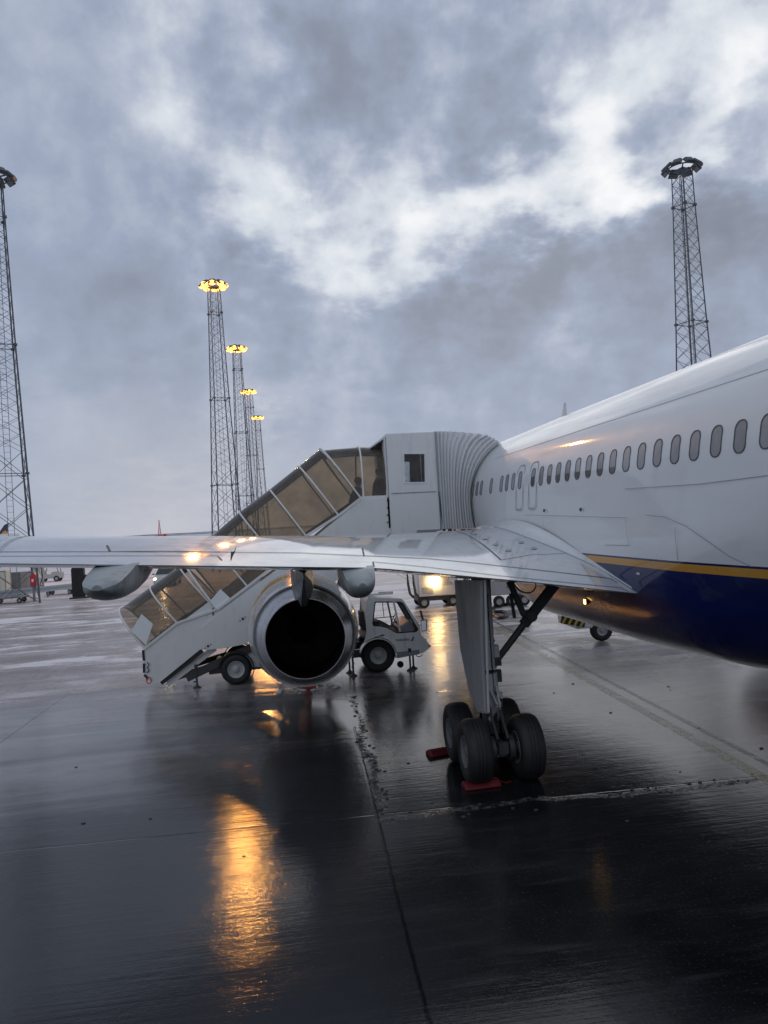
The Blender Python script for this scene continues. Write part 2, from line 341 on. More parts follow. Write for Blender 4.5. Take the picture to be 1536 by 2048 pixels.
# ------------------------------------------------------------------ mesh helper
class MB:
    def __init__(s): s.v = []; s.f = []; s.mi = []
    def raw(s, vs, fs, mi=0):
        o = len(s.v); s.v += [V(p) for p in vs]; s.f += [tuple(i+o for i in f) for f in fs]; s.mi += [mi]*len(fs); return s
    def box(s, c, d, rot=None, mi=0):
        c = V(c); h = V(d)/2; vs = [V((sx*h.x, sy*h.y, sz*h.z)) for sx in (-1, 1) for sy in (-1, 1) for sz in (-1, 1)]
        if rot: vs = [rot @ p for p in vs]
        return s.raw([c+p for p in vs], [(0, 1, 3, 2), (4, 6, 7, 5), (0, 4, 5, 1), (2, 3, 7, 6), (0, 2, 6, 4), (1, 5, 7, 3)], mi)
    def beam(s, a, b, w, h=None, up=(0, 0, 1), mi=0):
        a, b = V(a), V(b); h = h or w; z = (b-a); L = z.length
        if L < 1e-6: return s
        z.normalize(); u = V(up)
        if abs(z.dot(u)) > .97: u = V((1, 0, 0))
        x = u.cross(z).normalized(); y = z.cross(x)
        return s.box((a+b)/2, (w, h, L), Matrix((x, y, z)).transposed(), mi)
    def cyl(s, a, b, r1, r2=None, n=12, caps=True, mi=0):
        a, b = V(a), V(b); r2 = r1 if r2 is None else r2; z = (b-a).normalized()
        x = z.orthogonal().normalized(); y = z.cross(x)
        vs = []
        for c, r in ((a, r1), (b, r2)):
            for i in range(n): t = 2*pi*i/n; vs.append(c + x*(r*cos(t)) + y*(r*sin(t)))
        fs = [(i, (i+1) % n, n+(i+1) % n, n+i) for i in range(n)]
        if caps: fs += [tuple(range(n-1, -1, -1)), tuple(range(n, 2*n))]
        return s.raw(vs, fs, mi)
    def tube(s, pts, r, n=8, closed=False, mi=0):
        pts = [V(p) for p in pts]; m = len(pts); rings = []; prev = None
        for i, p in enumerate(pts):
            if closed: t = pts[(i+1) % m]-pts[i-1]
            else: t = pts[min(i+1, m-1)]-pts[max(i-1, 0)]
            t.normalize()
            if prev is None: x = t.orthogonal().normalized()
            else: x = (prev - t*prev.dot(t)).normalized()
            prev = x; y = t.cross(x); rr = r[i] if isinstance(r, (list, tuple)) else r
            rings.append([p + x*(rr*cos(2*pi*k/n)) + y*(rr*sin(2*pi*k/n)) for k in range(n)])
        return s.loft(rings, wrap=True, capends=not closed, loop=closed, mi=mi)
    def loft(s, rings, wrap=True, capends=False, loop=False, mi=0):
        n = len(rings[0]); m = len(rings); vs = [p for r in rings for p in r]; fs = []
        for i in range(m if loop else m-1):
            for k in range(n if wrap else n-1):
                a = i*n+k; b_ = i*n+(k+1) % n; c = ((i+1) % m)*n+(k+1) % n; d = ((i+1) % m)*n+k; fs.append((a, b_, c, d))
        if capends and wrap: fs += [tuple(range(n-1, -1, -1)), tuple((m-1)*n+k for k in range(n))]
        return s.raw(vs, fs, mi)
    def lathe(s, c, axis, prof, n=32, mi=0, capends=True):
        c = V(c); z = V(axis).normalized(); x = z.orthogonal().normalized(); y = z.cross(x)
        rings = [[c + z*t + x*(r*cos(2*pi*k/n)) + y*(r*sin(2*pi*k/n)) for k in range(n)] for t, r in prof]
        return s.loft(rings, True, capends, mi=mi)
    def prism(s, outer, holes, e0, ed, to3, mi=0):
        """polygon with holes given in 2-D, spread from e0 to e0+ed; to3(u,v,e) gives the point"""
        loops = [outer]+list(holes)
        tri = tessellate_polygon([[V((u, v_, 0)) for u, v_ in L] for L in loops])
        flat = [p for L in loops for p in L]; n = len(flat)
        vs = [to3(u, v_, e0) for u, v_ in flat]+[to3(u, v_, e0+ed) for u, v_ in flat]
        fs = [tuple(t) for t in tri]+[tuple(n+i for i in reversed(t)) for t in tri]
        o = 0
        for L in loops:
            k = len(L); fs += [(o+i, o+(i+1) % k, n+o+(i+1) % k, n+o+i) for i in range(k)]; o += k
        return s.raw(vs, fs, mi)
    def ball(s, c, r, n=12, sc=(1, 1, 1), mi=0):
        c = V(c); rings = []
        for i in range(1, n):
            t = pi*i/n; rings.append([c+V((r*sc[0]*sin(t)*cos(2*pi*k/(2*n)), r*sc[1]*sin(t)*sin(2*pi*k/(2*n)), r*sc[2]*cos(t))) for k in range(2*n)])
        return s.loft(rings, True, True, mi=mi)
    def build(s, name, mats, parent=None, smooth=True, bevel=0., ang=32, local=False):
        me = bpy.data.meshes.new(name); o0 = V((0, 0, 0))
        if parent is not None and not local:
            p = parent
            while p.parent: p = p.parent
            o0 = p.location.copy()
        me.from_pydata([tuple(p-o0) for p in s.v], [], s.f)
        if not isinstance(mats, (list, tuple)): mats = [mats]
        for m_ in mats: me.materials.append(M[m_])
        for p_, k in zip(me.polygons, s.mi): p_.material_index = k
        bm = bmesh.new(); bm.from_mesh(me); bmesh.ops.remove_doubles(bm, verts=bm.verts, dist=1e-5)
        bmesh.ops.recalc_face_normals(bm, faces=bm.faces); bm.to_mesh(me); bm.free()
        if smooth:
            me.shade_smooth(); me.set_sharp_from_angle(angle=radians(ang))
        ob = bpy.data.objects.new(name, me); COL.objects.link(ob)
        if parent is not None: ob.parent = parent
        if bevel:
            b = ob.modifiers.new('bevel', 'BEVEL'); b.width = bevel; b.segments = 2; b.limit_method = 'ANGLE'; b.angle_limit = radians(40)
        return ob
def tag(o, label=None, cat=None, group=None, kind=None):
    if label: o['label'] = label
    if cat: o['category'] = cat
    if group: o['group'] = group
    if kind: o['kind'] = kind
    return o
def thing(name, loc, label, cat, group=None):
    o = bpy.data.objects.new(name, None); o.location = loc; o.empty_display_size = .3; COL.objects.link(o); return tag(o, label, cat, group)
def copy_tree(o, parent=None):
    kids = [c for c in bpy.data.objects if c.parent == o]
    c = o.copy(); COL.objects.link(c); c.parent = parent
    for k in kids: copy_tree(k, c)
    return c
def lerp(a, b, t): return a+(b-a)*t
def interp(x, xs, ys):
    if x <= xs[0]: return ys[0]
    for i in range(len(xs)-1):
        if x <= xs[i+1]: return lerp(ys[i], ys[i+1], (x-xs[i])/(xs[i+1]-xs[i]))
    return ys[-1]

# ------------------------------------------------------------------ the setting
NG = [-6000, -2500, -900, -300, -100, -40, -20, 0, 20, 40, 100, 300, 900, 2500, 6000]
rg = [[V((x, y, 0)) for x in NG] for y in NG]
apron = MB().loft(rg, wrap=False).build('ground', 'apron', smooth=False); tag(apron, kind='structure')
def strip(name, pts, w, m, z=.004):
    b = MB(); rings = []
    for i, p in enumerate(pts):
        t = (V(pts[min(i+1, len(pts)-1)])-V(pts[max(i-1, 0)])).normalized(); n_ = V((-t.y, t.x, 0)); p = V(p)
        rings.append([V((p.x, p.y, z))+n_*w/2, V((p.x, p.y, z))-n_*w/2])
    return tag(b.loft(rings, wrap=False).build(name, m, smooth=False), kind='structure')
a, b_ = PZ(1536, 1560), PZ(1050, 1290); dd = (b_-a).normalized()
strip('road_marking_yellow', [a-dd*14, a, b_, a+dd*70], .24, 'paint_yellow')
pr_ = V((dd.y, -dd.x, 0))
strip('road_marking_dark_edge', [a-dd*14+pr_*.42, a+pr_*.42, b_+pr_*.42, a+dd*70+pr_*.42], .12, 'tar_black')
a2, b2 = PZ(1100, 1303), PZ(1345, 1288); d2 = (b2-a2).normalized()
strip('road_marking_white', [a2, b2, a2+d2*14], .13, 'paint_white')
# far snowy lava field
hb = MB(); rings = []
for j in range(26):
    r = 1500*(1.11**j) if j else 1400; row = []
    for i in range(150):
        az = radians(-95+190*i/149); p = V((r*sin(az), r*cos(az), 0))
        h = (mnoise.noise(V((p.x/260, p.y/260, .3)))*6+mnoise.noise(V((p.x/60, p.y/60, 3)))*2.0)
        row.append(V((p.x, p.y, -1.0 if j == 0 else max(-1, 1.2+h*.9))))
    rings.append(row)
m = bpy.data.materials.new('lava_field'); m.use_nodes = True; G_ = G(m.node_tree); M['lava_field'] = m
co = G_.coord('Object'); nn = G_.noise(G_.mapping(co, sc=(.03, .03, .3)), 1., 8, .75)
G_.put(G_.n['Principled BSDF'].inputs['Base Color'], G_.mix(G_.step(nn, .48, .60), (.42, .43, .47), (.10, .10, .11))); G_.n['Principled BSDF'].inputs['Roughness'].default_value = .9
tag(hb.loft(rings, wrap=False).build('hills', 'lava_field'), kind='structure')

# ------------------------------------------------------------------ AIRLINER
CX = 7.2
air = thing('airliner', (CX, 12.45, 0), 'large white twin-engine airliner with navy belly and orange stripe, stairs at its front door', 'airliner')
ZC = 4.68; RW = 1.88
def fus_section(Y):
    w = interp(Y, [-13, -9, -4, 1, 5, 26, 29.5, 32, 33.6, 34.5], [.12, .55, 1.15, 1.65, RW, RW, 1.74, 1.33, .78, .08])
    zt = interp(Y, [-13, -9, -4, 1, 5, 17, 26, 29.5, 31.2, 33, 34.5], [5.95, 6.35, 6.5, 6.56, ZC+RW, ZC+RW, ZC+RW-.06, 6.34, 5.75, 4.55, 3.75])
    zb = interp(Y, [-13, -9, -4, 1, 5, 7.5, 10, 13, 18, 21, 23, 28, 32, 34.5], [5.7, 4.8, 3.5, 2.65, 2.25, 2.1, 1.86, 1.74, 1.70, 1.9, 2.2, 2.3, 2.55, 3.6])
    full = interp(Y, [7, 10, 18, 21.5], [2., 3.1, 3.0, 2.])
    zc = interp(Y, [-13, -4, 5, 26, 34.5], [5.85, 5.0, ZC, ZC, 3.7])
    return w, zt, zb, full, zc
def fus_pt(Y, a):
    """a: 0 at top, pi at keel, measured toward port"""
    w, zt, zb, full, zc = fus_section(Y)
    s_, c_ = sin(a), cos(a)
    if c_ >= 0: return V((CX-w*s_, Y, zc+(zt-zc)*c_))
    e = 2/full; sg = 1 if s_ >= 0 else -1
    bul = 1+.030*(full-2)*2*min(1, -c_*4)
    return V((CX-w*bul*sg*abs(s_)**e if abs(c_) > .0 else CX-w*sg, Y, zc-(zc-zb)*abs(c_)**e))
def fus_skin_x(Y, z):
    w, zt, zb, full, zc = fus_section(Y)
    if z >= zc: return CX - w*sqrt(max(0, 1-((z-zc)/(zt-zc))**2))
    t = min(1, (zc-z)/(zc-zb)); return CX - w*(1+.030*(full-2)*2*min(1, t*4))*max(0, (1-t**full))**(1/full)
Ys = [-13, -12.5, -11.5]+[-10+i*.5 for i in range(78)]+[29.2, 29.7, 30.2, 30.7, 31.2, 31.7, 32.2, 32.7, 33.2, 33.6, 34., 34.3, 34.5]
fb = MB(); NA = 96
fb.loft([[fus_pt(Y, 2*pi*k/NA) for k in range(NA)] for Y in Ys], True, True)
fus = fb.build('fuselage', 'airliner_paint', air)

# windows: rounded rectangles on the port skin
def skin_frame(Y, z, side=1):
    x = fus_skin_x(Y, z); x2 = fus_skin_x(Y, z+.05)
    up = V((x2-x, 0, .05)).normalized(); fw = V((0, 1, 0)); nrm = fw.cross(up)  # outward to port: (-)
    if nrm.x > 0: nrm = -nrm
    return V((x, Y, z)), up, fw, nrm
def rr(hw, hh, r, n=6):
    pts = []
    for cx_, cy_, a0 in ((hw-r, hh-r, 0), (-(hw-r), hh-r, 90), (-(hw-r), -(hh-r), 180), (hw-r, -(hh-r), 270)):
        for i in range(n+1): t = radians(a0+90*i/n); pts.append((cx_+r*cos(t), cy_+r*sin(t)))
    return pts
def on_skin(u, v_, e, Y, z, nrm):
    zz = z+v_; return V((fus_skin_x(Y+u, zz), Y+u, zz))+nrm*e
glassy('cabin_glass', (.5, .5, .5), .2, .1, .3)
m = bpy.data.materials.new('cabin_window'); m.use_nodes = True; G_ = G(m.node_tree); M['cabin_window'] = m
b = G_.n['Principled BSDF']; oi = G_.n.new('ShaderNodeObjectInfo'); co = G_.coord('Object')
G_.put(b.inputs['Base Color'], G_.mix(oi.outputs['Random'], G_.mix(G_.noise(co, 6, 5, .7), (.10, .11, .12), (.26, .27, .28)), G_.mix(G_.noise(co, 3, 5, .6), (.20, .21, .22), (.44, .45, .46)))); b.inputs['Roughness'].default_value = .3; b.inputs['Coat Weight'].default_value = .4
mat('blind_dark', (.075, .07, .068), .25, coat=.4)
def win_mesh(Y, z, hw, hh, r, shade=0.):
    p0, up, fw, nrm = skin_frame(Y, z)
    pane = MB(); pts = rr(hw, hh, r)
    c = on_skin(0, 0, .004, Y, z, nrm)
    rings = []
    for k in (1., .8, .5, .25): rings.append([on_skin(u*k, v_*k, .003, Y, z, nrm) for u, v_ in pts])
    pane.loft(rings, True); n0 = len(pane.v); nn = len(pts); pane.raw([c], []); base = n0-nn
    pane.f += [(base+i, base+(i+1) % nn, n0) for i in range(nn)]; pane.mi += [0]*nn
    if shade > 0:
        low = [(u, v_) for u, v_ in rr(hw*.93, hh*.95, r*.9) if v_ < -hh+2*hh*shade]
        yt = -hh+2*hh*shade
        low = [(hw*.93, yt)]+sorted([], key=lambda q_: 0)+[(-hw*.93, yt)]+[q_ for q_ in rr(hw*.93, hh*.95, r*.9) if q_[1] < yt-.01]
        k = len(low); vs = [on_skin(u, v_, .006, Y, z, nrm) for u, v_ in low]; pane.raw(vs, [tuple(range(k))], 1)
    fr = MB(); outer = rr(hw+.014, hh+.016, r+.012)
    fr.loft([[on_skin(u, v_, e, Y, z, nrm) for u, v_ in q_] for q_, e in ((pts, .003), (pts, .008), (outer, .008), (outer, .0))], True)
    return pane, fr
wy = [21.37, 20.88, 20.42, 19.41, 18.45, 17.97, 17.46, 16.93, 16.0]+[15.47-.505*i for i in range(26)]+[21.9-.0+i*.508 for i in range(3, 14)]
shades = {16.93: .9, 16.0: .75, 15.47: .3}
for i, Y in enumerate(wy):
    sh = 0.
    if Y == 16.0: sh = .55
    elif Y < 15 and Y > 11.6: sh = .42 - (15-Y)*.05
    pn, fr = win_mesh(Y, 5.0, .110, .185, .095, sh)
    w_ = pn.build('window', ['cabin_window', 'blind_dark'], air, ang=60)
    fr.build('window_frame', 'seam_grey' if 'seam_grey' in M else 'seam', w_, smooth=False)

def skin_line(b, pts, w=.012, e=.004, fn=None):
    """pts (Y,z) polyline lying on the port skin, as a thin raised band"""
    n = len(pts)
    rows = []
    for i, (Y, z) in enumerate(pts):
        t = V((pts[min(i+1, n-1)][0]-pts[max(i-1, 0)][0], pts[min(i+1, n-1)][1]-pts[max(i-1, 0)][1])).normalized(); nx, ny = -t.y, t.x
        p0, up, fw, nrm = skin_frame(Y, z)
        rows.append([on_skin(nx*w/2, ny*w/2, e, Y, z, nrm), on_skin(-nx*w/2, -ny*w/2, e, Y, z, nrm)])
    b.loft(rows, wrap=False)
def densify(pts, n=8, closed=False):
    o = []; m_ = len(pts)
    for i in range(m_ if closed else m_-1):
        a_, b2_ = pts[i], pts[(i+1) % m_]
        for k in range(n): o.append((lerp(a_[0], b2_[0], k/n), lerp(a_[1], b2_[1], k/n)))
    if not closed: o.append(pts[-1])
    return o
def onskin_px(px, py):
    """picture position to (Y,z) on the port skin"""
    p = PX(px, py, 5.37)
    for _ in range(12): p = PX(px, py, fus_skin_x(p.y, p.z))
    return (p.y, p.z)
# overwing exits
for Yc in (16.93, 16.0):
    b = MB(); loop = [(Yc+u, 4.83+v_) for u, v_ in rr(.26, .50, .15)]; loop.append(loop[0]); skin_line(b, densify(loop, 2), .032)
    b.build('emergency_exit', 'panel_line', air, smooth=False)
b = MB()
for pl in ([(1048,1030),(1160,1033),(1253,1036)], [(1253,1036),(1258,1092)],
           [(1290,1030),(1330,1034),(1372,1052),(1415,1082),(1460,1113),(1503,1133)], [(1250,978),(1400,968),(1536,951)], [(1085,1034),(1093,1070)], [(1210,1090),(1258,1091)], [(1350,1055),(1356,1120)]):
    pp = densify([onskin_px(*q_) for q_ in pl], 6); skin_line(b, pp, .010, .004)
skin_line(b, densify([(20, 5.75), (1, 5.75)], 30), .008, .004)
b.build('panel_seams', 'panel_line', air, smooth=False)
for q_ in ((1088,1021), (1161,1019)):
    b = MB(); Y, z = onskin_px(*q_); p0, up, fw, nrm = skin_frame(Y, z); b.cyl(p0-nrm*.01, p0+nrm*.012, .035, .03, 12); b.build('drain_port', 'dark_metal', air)
Y, z = onskin_px(1277, 1147); b = MB(); p0, up, fw, nrm = skin_frame(Y, z)
for k in range(3): b.box(on_skin(.035*(k-1), 0, .006, Y, z, nrm), (.004, .024, .03))
b.build('placard', 'frost', air, smooth=False)
# roof antenna, fin, tailplanes
b = MB(); b.loft([[V((CX+sx*.02, Y0, z0)) for Y0, sx in ((y0, 0), (lerp(y0, y1, .5), 1), (y1, 0), (lerp(y0, y1, .5), -1))] for y0, y1, z0 in ((18.6, 19.1, ZC+RW-.03), (18.62, 18.8, ZC+RW+.42))], True, True)
b.build('antenna', 'white_paint', air)
def slab_wing(b, root, tip, th):
    rings = []
    for (le, te, z, x), t in ((root, th), (tip, th*.5)):
        ring = []
        for k in range(20):
            a_ = 2*pi*k/20; u = (1-cos(a_))/2; y_ = lerp(le, te, u); h = t*sin(a_)*(1-u*.6)
            ring.append((x, y_, z, h))
        rings.append(ring)
    return rings
b = MB(); rs = slab_wing(b, (-4.5, -11.5, 6.2, 0), (-10.8, -13.6, 13.6, 0), .25); b.loft([[V((CX+h, y_, z)) for x, y_, z, h in r] for r in rs], True, True); b.build('tail_fin', 'navy', air)
for sx in (-1, 1):
    b = MB(); rs = slab_wing(b, (-8.2, -12.4, 5.5, .4), (-11.4, -13.2, 6.1, 7.3), .16); b.loft([[V((CX+sx*x, y_, z+h)) for x, y_, z, h in r] for r in rs], True, True); b.build('tailplane', 'wing_grey', air)

# ---- wing
SS = [0, 1.85, 3.6, 5.9, 10.7, 19.0]
def wing_pt(s_, u, side=1, up=0., sx=-1):
    """s_: distance from the centreline, u: 0 trailing edge .. 1 leading edge, side 1 upper / -1 lower"""
    te = interp(s_, SS, [11.3, 11.35, 11.42, 11.5, 10.0, 7.4]); le = interp(s_, SS, [20.9, 19.8, 18.8, 17.4, 14.5, 9.5])
    zt = interp(s_, SS, [2.80, 2.90, 3.20, 3.555, 4.0, 4.80]); zl = interp(s_, SS, [3.4, 3.42, 3.48, 3.62, 4.02, 4.78])
    tc = interp(s_, SS, [.145, .145, .13, .12, .11, .10])
    c = le-te; x = max(0., 1-u)
    yt = 5*tc*(.2969*sqrt(x)-.126*x-.3516*x*x+.2843*x**3-.1036*x**4)
    z = lerp(zt, zl, u); cam_ = .010*c*sin(pi*min(1, u*1.0))
    z += (yt*c*.98+cam_ + .006) if side > 0 else (-yt*c*.78+cam_-.008-.035*min(1, u*8)*(1-u))
    return V((CX+sx*s_, lerp(te, le, u), z+up))
def wing_mesh(sx):
    b = MB(); rings = []
    NS = 60; us = [(1-cos(pi*k/34))/2 for k in range(35)]
    for i in range(NS+1):
        s_ = 19.0*(i/NS)
        r = [wing_pt(s_, u, 1, 0, sx) for u in us]+[wing_pt(s_, u, -1, 0, sx) for u in reversed(us[1:-1])]
        rings.append(r)
    return b.loft(rings, True, True)
wing = wing_mesh(-1).build('wing', 'wing_grey', air, ang=50)
wing2 = wing_mesh(1).build('wing', 'wing_grey', air, ang=50)
def to_px(p):
    d = p-CAM; z = d.dot(F_); return 768+FPX*d.dot(R_)/z, 1024-FPX*d.dot(U_)/z
WG = [(s_, u, *to_px(wing_pt(s_, u, 1))) for s_ in [1.7+.25*i for i in range(46)] for u in [.001+.012*j for j in range(50)]]
def wing_hit(px, py):
    """picture position to (s,u) on the upper port wing, the hit nearest the trailing edge"""
    c = sorted(WG, key=lambda w: (w[2]-px)**2+(w[3]-py)**2)[:12]; best = min(c, key=lambda w: w[1]); s_, u = best[0], best[1]
    for _ in range(14):
        x0, y0 = to_px(wing_pt(s_, u, 1)); xs, ys = to_px(wing_pt(s_+.01, u, 1)); xu, yu = to_px(wing_pt(s_, u+.002, 1))
        a, b_, c_, d = (xs-x0)/.01, (xu-x0)/.002, (ys-y0)/.01, (yu-y0)/.002; det = a*d-b_*c_
        if abs(det) < 1e-3: break
        ex, ey = px-x0, py-y0; s_ += max(-.4, min(.4, (d*ex-b_*ey)/det)); u = max(.002, min(.7, u+max(-.04, min(.04, (a*ey-c_*ex)/det))))
    return s_, u
def wing_line(b, pts, w, up=.004):
    rows = []; n = len(pts)
    P3 = [wing_pt(s_, u, 1, up) for s_, u in pts]
    for i in range(n):
        t = (P3[min(i+1, n-1)]-P3[max(i-1, 0)]).normalized(); s_, u = pts[i]
        nr = (wing_pt(s_, min(u+.01, 1), 1)-wing_pt(s_, u, 1)).cross(wing_pt(s_+.05, u, 1)-wing_pt(s_, u, 1)).normalized()
        if nr.z < 0: nr = -nr
        q_ = nr.cross(t).normalized()*w/2; P3i = P3[i]+nr*.002; rows.append([P3i+q_, P3i-q_])
    b.loft(rows, wrap=False)
b = MB()
wl = [([(0,1104),(200,1103.5),(440,1104)], .028), ([(220,1103),(214,1091)], .03), ([(220,1103.5),(330,1102.5),(465,1105),(600,1106),(728,1112)], .03), ([(728,1112),(725,1097)], .025),
      ([(728,1112),(850,1117),(935,1125),(1100,1143),(1220,1157)], .032), ([(746,1124),(850,1134),(1000,1152),(1240,1176)], .022), ([(0,1113),(250,1112),(435,1112),(444,1121)], .02), ([(746,1124),(748,1134)], .022),
      ([(1240,1176),(1258,1184)], .02), ([(1220,1157),(1235,1166)], .02), ([(913,1063),(960,1085),(1002,1120)], .03), ([(1002,1120),(1060,1110),(1130,1107)], .016)]
for pl, w_ in wl:
    pxs = densify(pl, 1)
    pxs = []
    for a_, c_ in zip(pl[:-1], pl[1:]):
        k_ = max(1, int(hypot(a_[0]-c_[0], a_[1]-c_[1])//45)); pxs += [(lerp(a_[0], c_[0], q/k_), lerp(a_[1], c_[1], q/k_)) for q in range(k_)]
    pxs.append(pl[-1]); pp = [wing_hit(*q_) for q_ in pxs]; wing_line(b, densify(pp, 3), w_)
b.build('panel_seams', 'seam', wing, smooth=False)
b = MB()
pts = [wing_hit(*q_) for q_ in ((473,1092), (470,1104), (462,1104), (461,1121), (463,1120))]
poly = [wing_pt(s_, u, 1, .008) for s_, u in pts]; b.raw(poly, [tuple(range(5))]); b.build('flap_gap', 'dark_void', wing, smooth=False)
# six oval vents on the root panel
for q_ in ((950,1068), (970,1078), (992,1089), (1017,1101), (1043,1085), (1068,1097)):
    b = MB(); s_, u = wing_hit(*q_); c_ = wing_pt(s_, u, 1, .008); ax = wing_pt(s_, u, 1)-wing_pt(s_+.1, u-.012, 1); ax.normalize(); ay = (wing_pt(s_, u+.02, 1)-wing_pt(s_, u, 1)).normalized()
    n = 16; b.raw([c_+ax*(.11*cos(2*pi*k/n))+ay*(.10*sin(2*pi*k/n)) for k in range(n)], [tuple(range(n))]); b.build('root_vent', 'panel_line', wing, smooth=False)
# root fillet between wing and body
b = MB(); rows = []
for i in range(26):
    t = i/25; Y = lerp(11.5, 20.6, t); h = sin(pi*t)**1.5 if 0 < t < 1 else 0
    u = (Y-11.35)/8.45; zt_ = wing_pt(1.85, min(u, 1), 1).z if u < 1 else 3.5
    so = 1.78+.62*h; row = []
    pin = V((fus_skin_x(Y, zt_+.05+.13*h), Y, zt_+.05+.13*h))
    uo = (Y-interp(so, SS, [11.3, 11.35, 11.42, 11.5, 10, 7.4]))/(interp(so, SS, [20.9, 19.8, 18.8, 17.4, 14.5, 9.5])-interp(so, SS, [11.3, 11.35, 11.42, 11.5, 10, 7.4]))
    pout = wing_pt(so, min(max(uo, 0), 1), 1, -.01); pout.y = Y
    mid_ = V((fus_skin_x(Y, zt_+.05)-.06*h, Y, pout.z+.02*h))
    for k in range(9):
        q = k/8; row.append(pin*(1-q)**2+mid_*2*q*(1-q)+pout*q*q)
    rows.append(row)
b.loft(rows, wrap=False); fo_ = b.build('wing_root_fillet', 'white_paint', wing)
b = MB(); b.tube([r_[-1]+V((0, 0, .012)) for r_ in rows[:20]], .012, 5); b.build('edge_seal', 'panel_line', fo_)

# flap track fairings under the trailing edge
def fairing(s_, ytip, y1, w, deep, tipdrop):
    """boat-shaped housing: low blunt tail behind the trailing edge, deepest just ahead of it, fading forward into the wing"""
    b = MB(); rings = []; x0 = CX-s_; te = interp(s_, SS, [11.3, 11.35, 11.42, 11.5, 10, 7.4]); le = interp(s_, SS, [20.9, 19.8, 18.8, 17.4, 14.5, 9.5]); zte = wing_pt(s_, 0, 1).z
    N_ = 26
    for i in range(N_+1):
        t = i/N_; Y = lerp(ytip, y1, t); a_ = (te-ytip)/(y1-ytip)
        if Y < te+.05: top = lerp(zte-tipdrop, zte-.012, (t/a_)**.9 if t < a_ else 1)
        else: top = wing_pt(s_, (Y-te)/(le-te), -1).z+.04
        bt = interp(t, [0, .03, .08, .16, .28, .45, .62, .8, 1], [0., .45, .72, .92, 1, .96, .76, .42, 0.0]); zb = lerp(zte-tipdrop-.015, zte-deep, min(1, bt)) if t < .28 else lerp(top-.02, zte-deep, bt)
        ww = w/2*interp(t, [0, .03, .08, .18, .35, .6, .85, 1], [.25, .68, .86, .97, 1, .92, .6, .2]); ring = []
        for k in range(17):
            an = pi*k/16; cx_, sx_ = cos(an), sin(an); ring.append(V((x0+ww*math.copysign(abs(cx_)**.80, cx_), Y, lerp(top, zb, sx_**.75))))
        if Y < te:
            crown = .05*(1-t/a_)
            ring += [V((x0-ww*q_, Y, top+crown*(1-q_*q_))) for q_ in (.6, .2, -.2, -.6)]
        else: ring += [V((x0-ww*q_, Y, top)) for q_ in (.6, .2, -.2, -.6)]
        rings.append(ring)
    b.loft(rings, True, True); return b
fa = fairing(9.42, 9.36, 12.9, .54, .44, .24); fa.build('flap_fairing', 'fairing_grey', air, ang=50)
fa = fairing(6.16, 10.85, 14.0, .50, .47, .24); fa.build('flap_fairing', 'fairing_grey', air, ang=50)
fa = fairing(15.0, 8.0, 11.0, .45, .4, .2); fa.build('flap_fairing', 'fairing_grey', air)

# ---- engine
EX, EZ = .28, 1.98
def engine(ex, ey=15.6, ez=EZ):
    b = MB(); A = V((0, 1, 0)); c0 = V((ex, ey, ez))
    def off(t): return V((ex, ey+t, ez-.03*t))
    def lat(b, prof, n=56, mi=0):
        rings = [[off(t)+V((r*cos(2*pi*k/n), 0, r*sin(2*pi*k/n))) for k in range(n)] for t, r in prof]; b.loft(rings, True, False, mi=mi)
    lat(b, [(2.45, 1.262), (2.6, 1.27), (3.4, 1.28), (4.4, 1.27), (5.2, 1.22), (5.6, 1.15), (5.75, 1.08), (5.6, 1.0), (5.2, .96), (4.6, .98)])
    e = b.build('engine', 'cowl_paint', air, ang=50)
    b = MB(); lat(b, [(1.65, 1.224), (1.9, 1.24), (2.45, 1.262)]); b.build('gold_band', 'gold_band', e)
    b = MB(); lat(b, [(.62, 1.075), (1.12, 1.168), (1.65, 1.224)]); lat(b, [(.62, 1.075), (.62, 1.03)]); b.build('reverser_sleeve', 'cowl_paint', e)
    b = MB(); lat(b, [(0, .80), (.0, .815), (.18, .865), (.40, .95), (.63, 1.045), (.9, 1.06)]); b.build('exhaust_nozzle', 'engine_metal', e)
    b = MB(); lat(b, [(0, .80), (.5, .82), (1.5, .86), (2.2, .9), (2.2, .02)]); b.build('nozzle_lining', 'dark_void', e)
    b = MB(); lat(b, [(1.25, .03), (1.5, .16), (2.0, .33), (2.19, .36)])
    b.build('exhaust_plug', 'black', e)
    b = MB(); lat(b, [(4.6, .98), (4.6, .12), (5.0, .05)]); b.build('fan', 'dark_metal', e)
    return e
engine(EX); engine(2*CX-EX)
# pylon: knife-shaped fin dropping from the wing to the nozzle
for sx, ex in ((-1, EX), (1, 2*CX-EX)):
    b = MB(); rings = []
    for Y, hw, zt_, zb_ in ((13.6, .02, 3.42, 3.36), (14.4, .14, 3.46, 3.05), (15.3, .21, 3.46, 2.66), (16.2, .22, 3.46, 2.60), (17.4, .19, 3.55, 2.7), (18.6, .18, 3.35, 2.8), (20.2, .05, 3.25, 3.1)):
        rings.append([V((ex+hw, Y, zt_)), V((ex+hw, Y, lerp(zt_, zb_, .55))), V((ex+hw*.25, Y, zb_)), V((ex-hw*.25, Y, zb_)), V((ex-hw, Y, lerp(zt_, zb_, .55))), V((ex-hw, Y, zt_))])
    b.loft(rings, True, True); b.build('pylon', 'fairing_grey', air, ang=25)

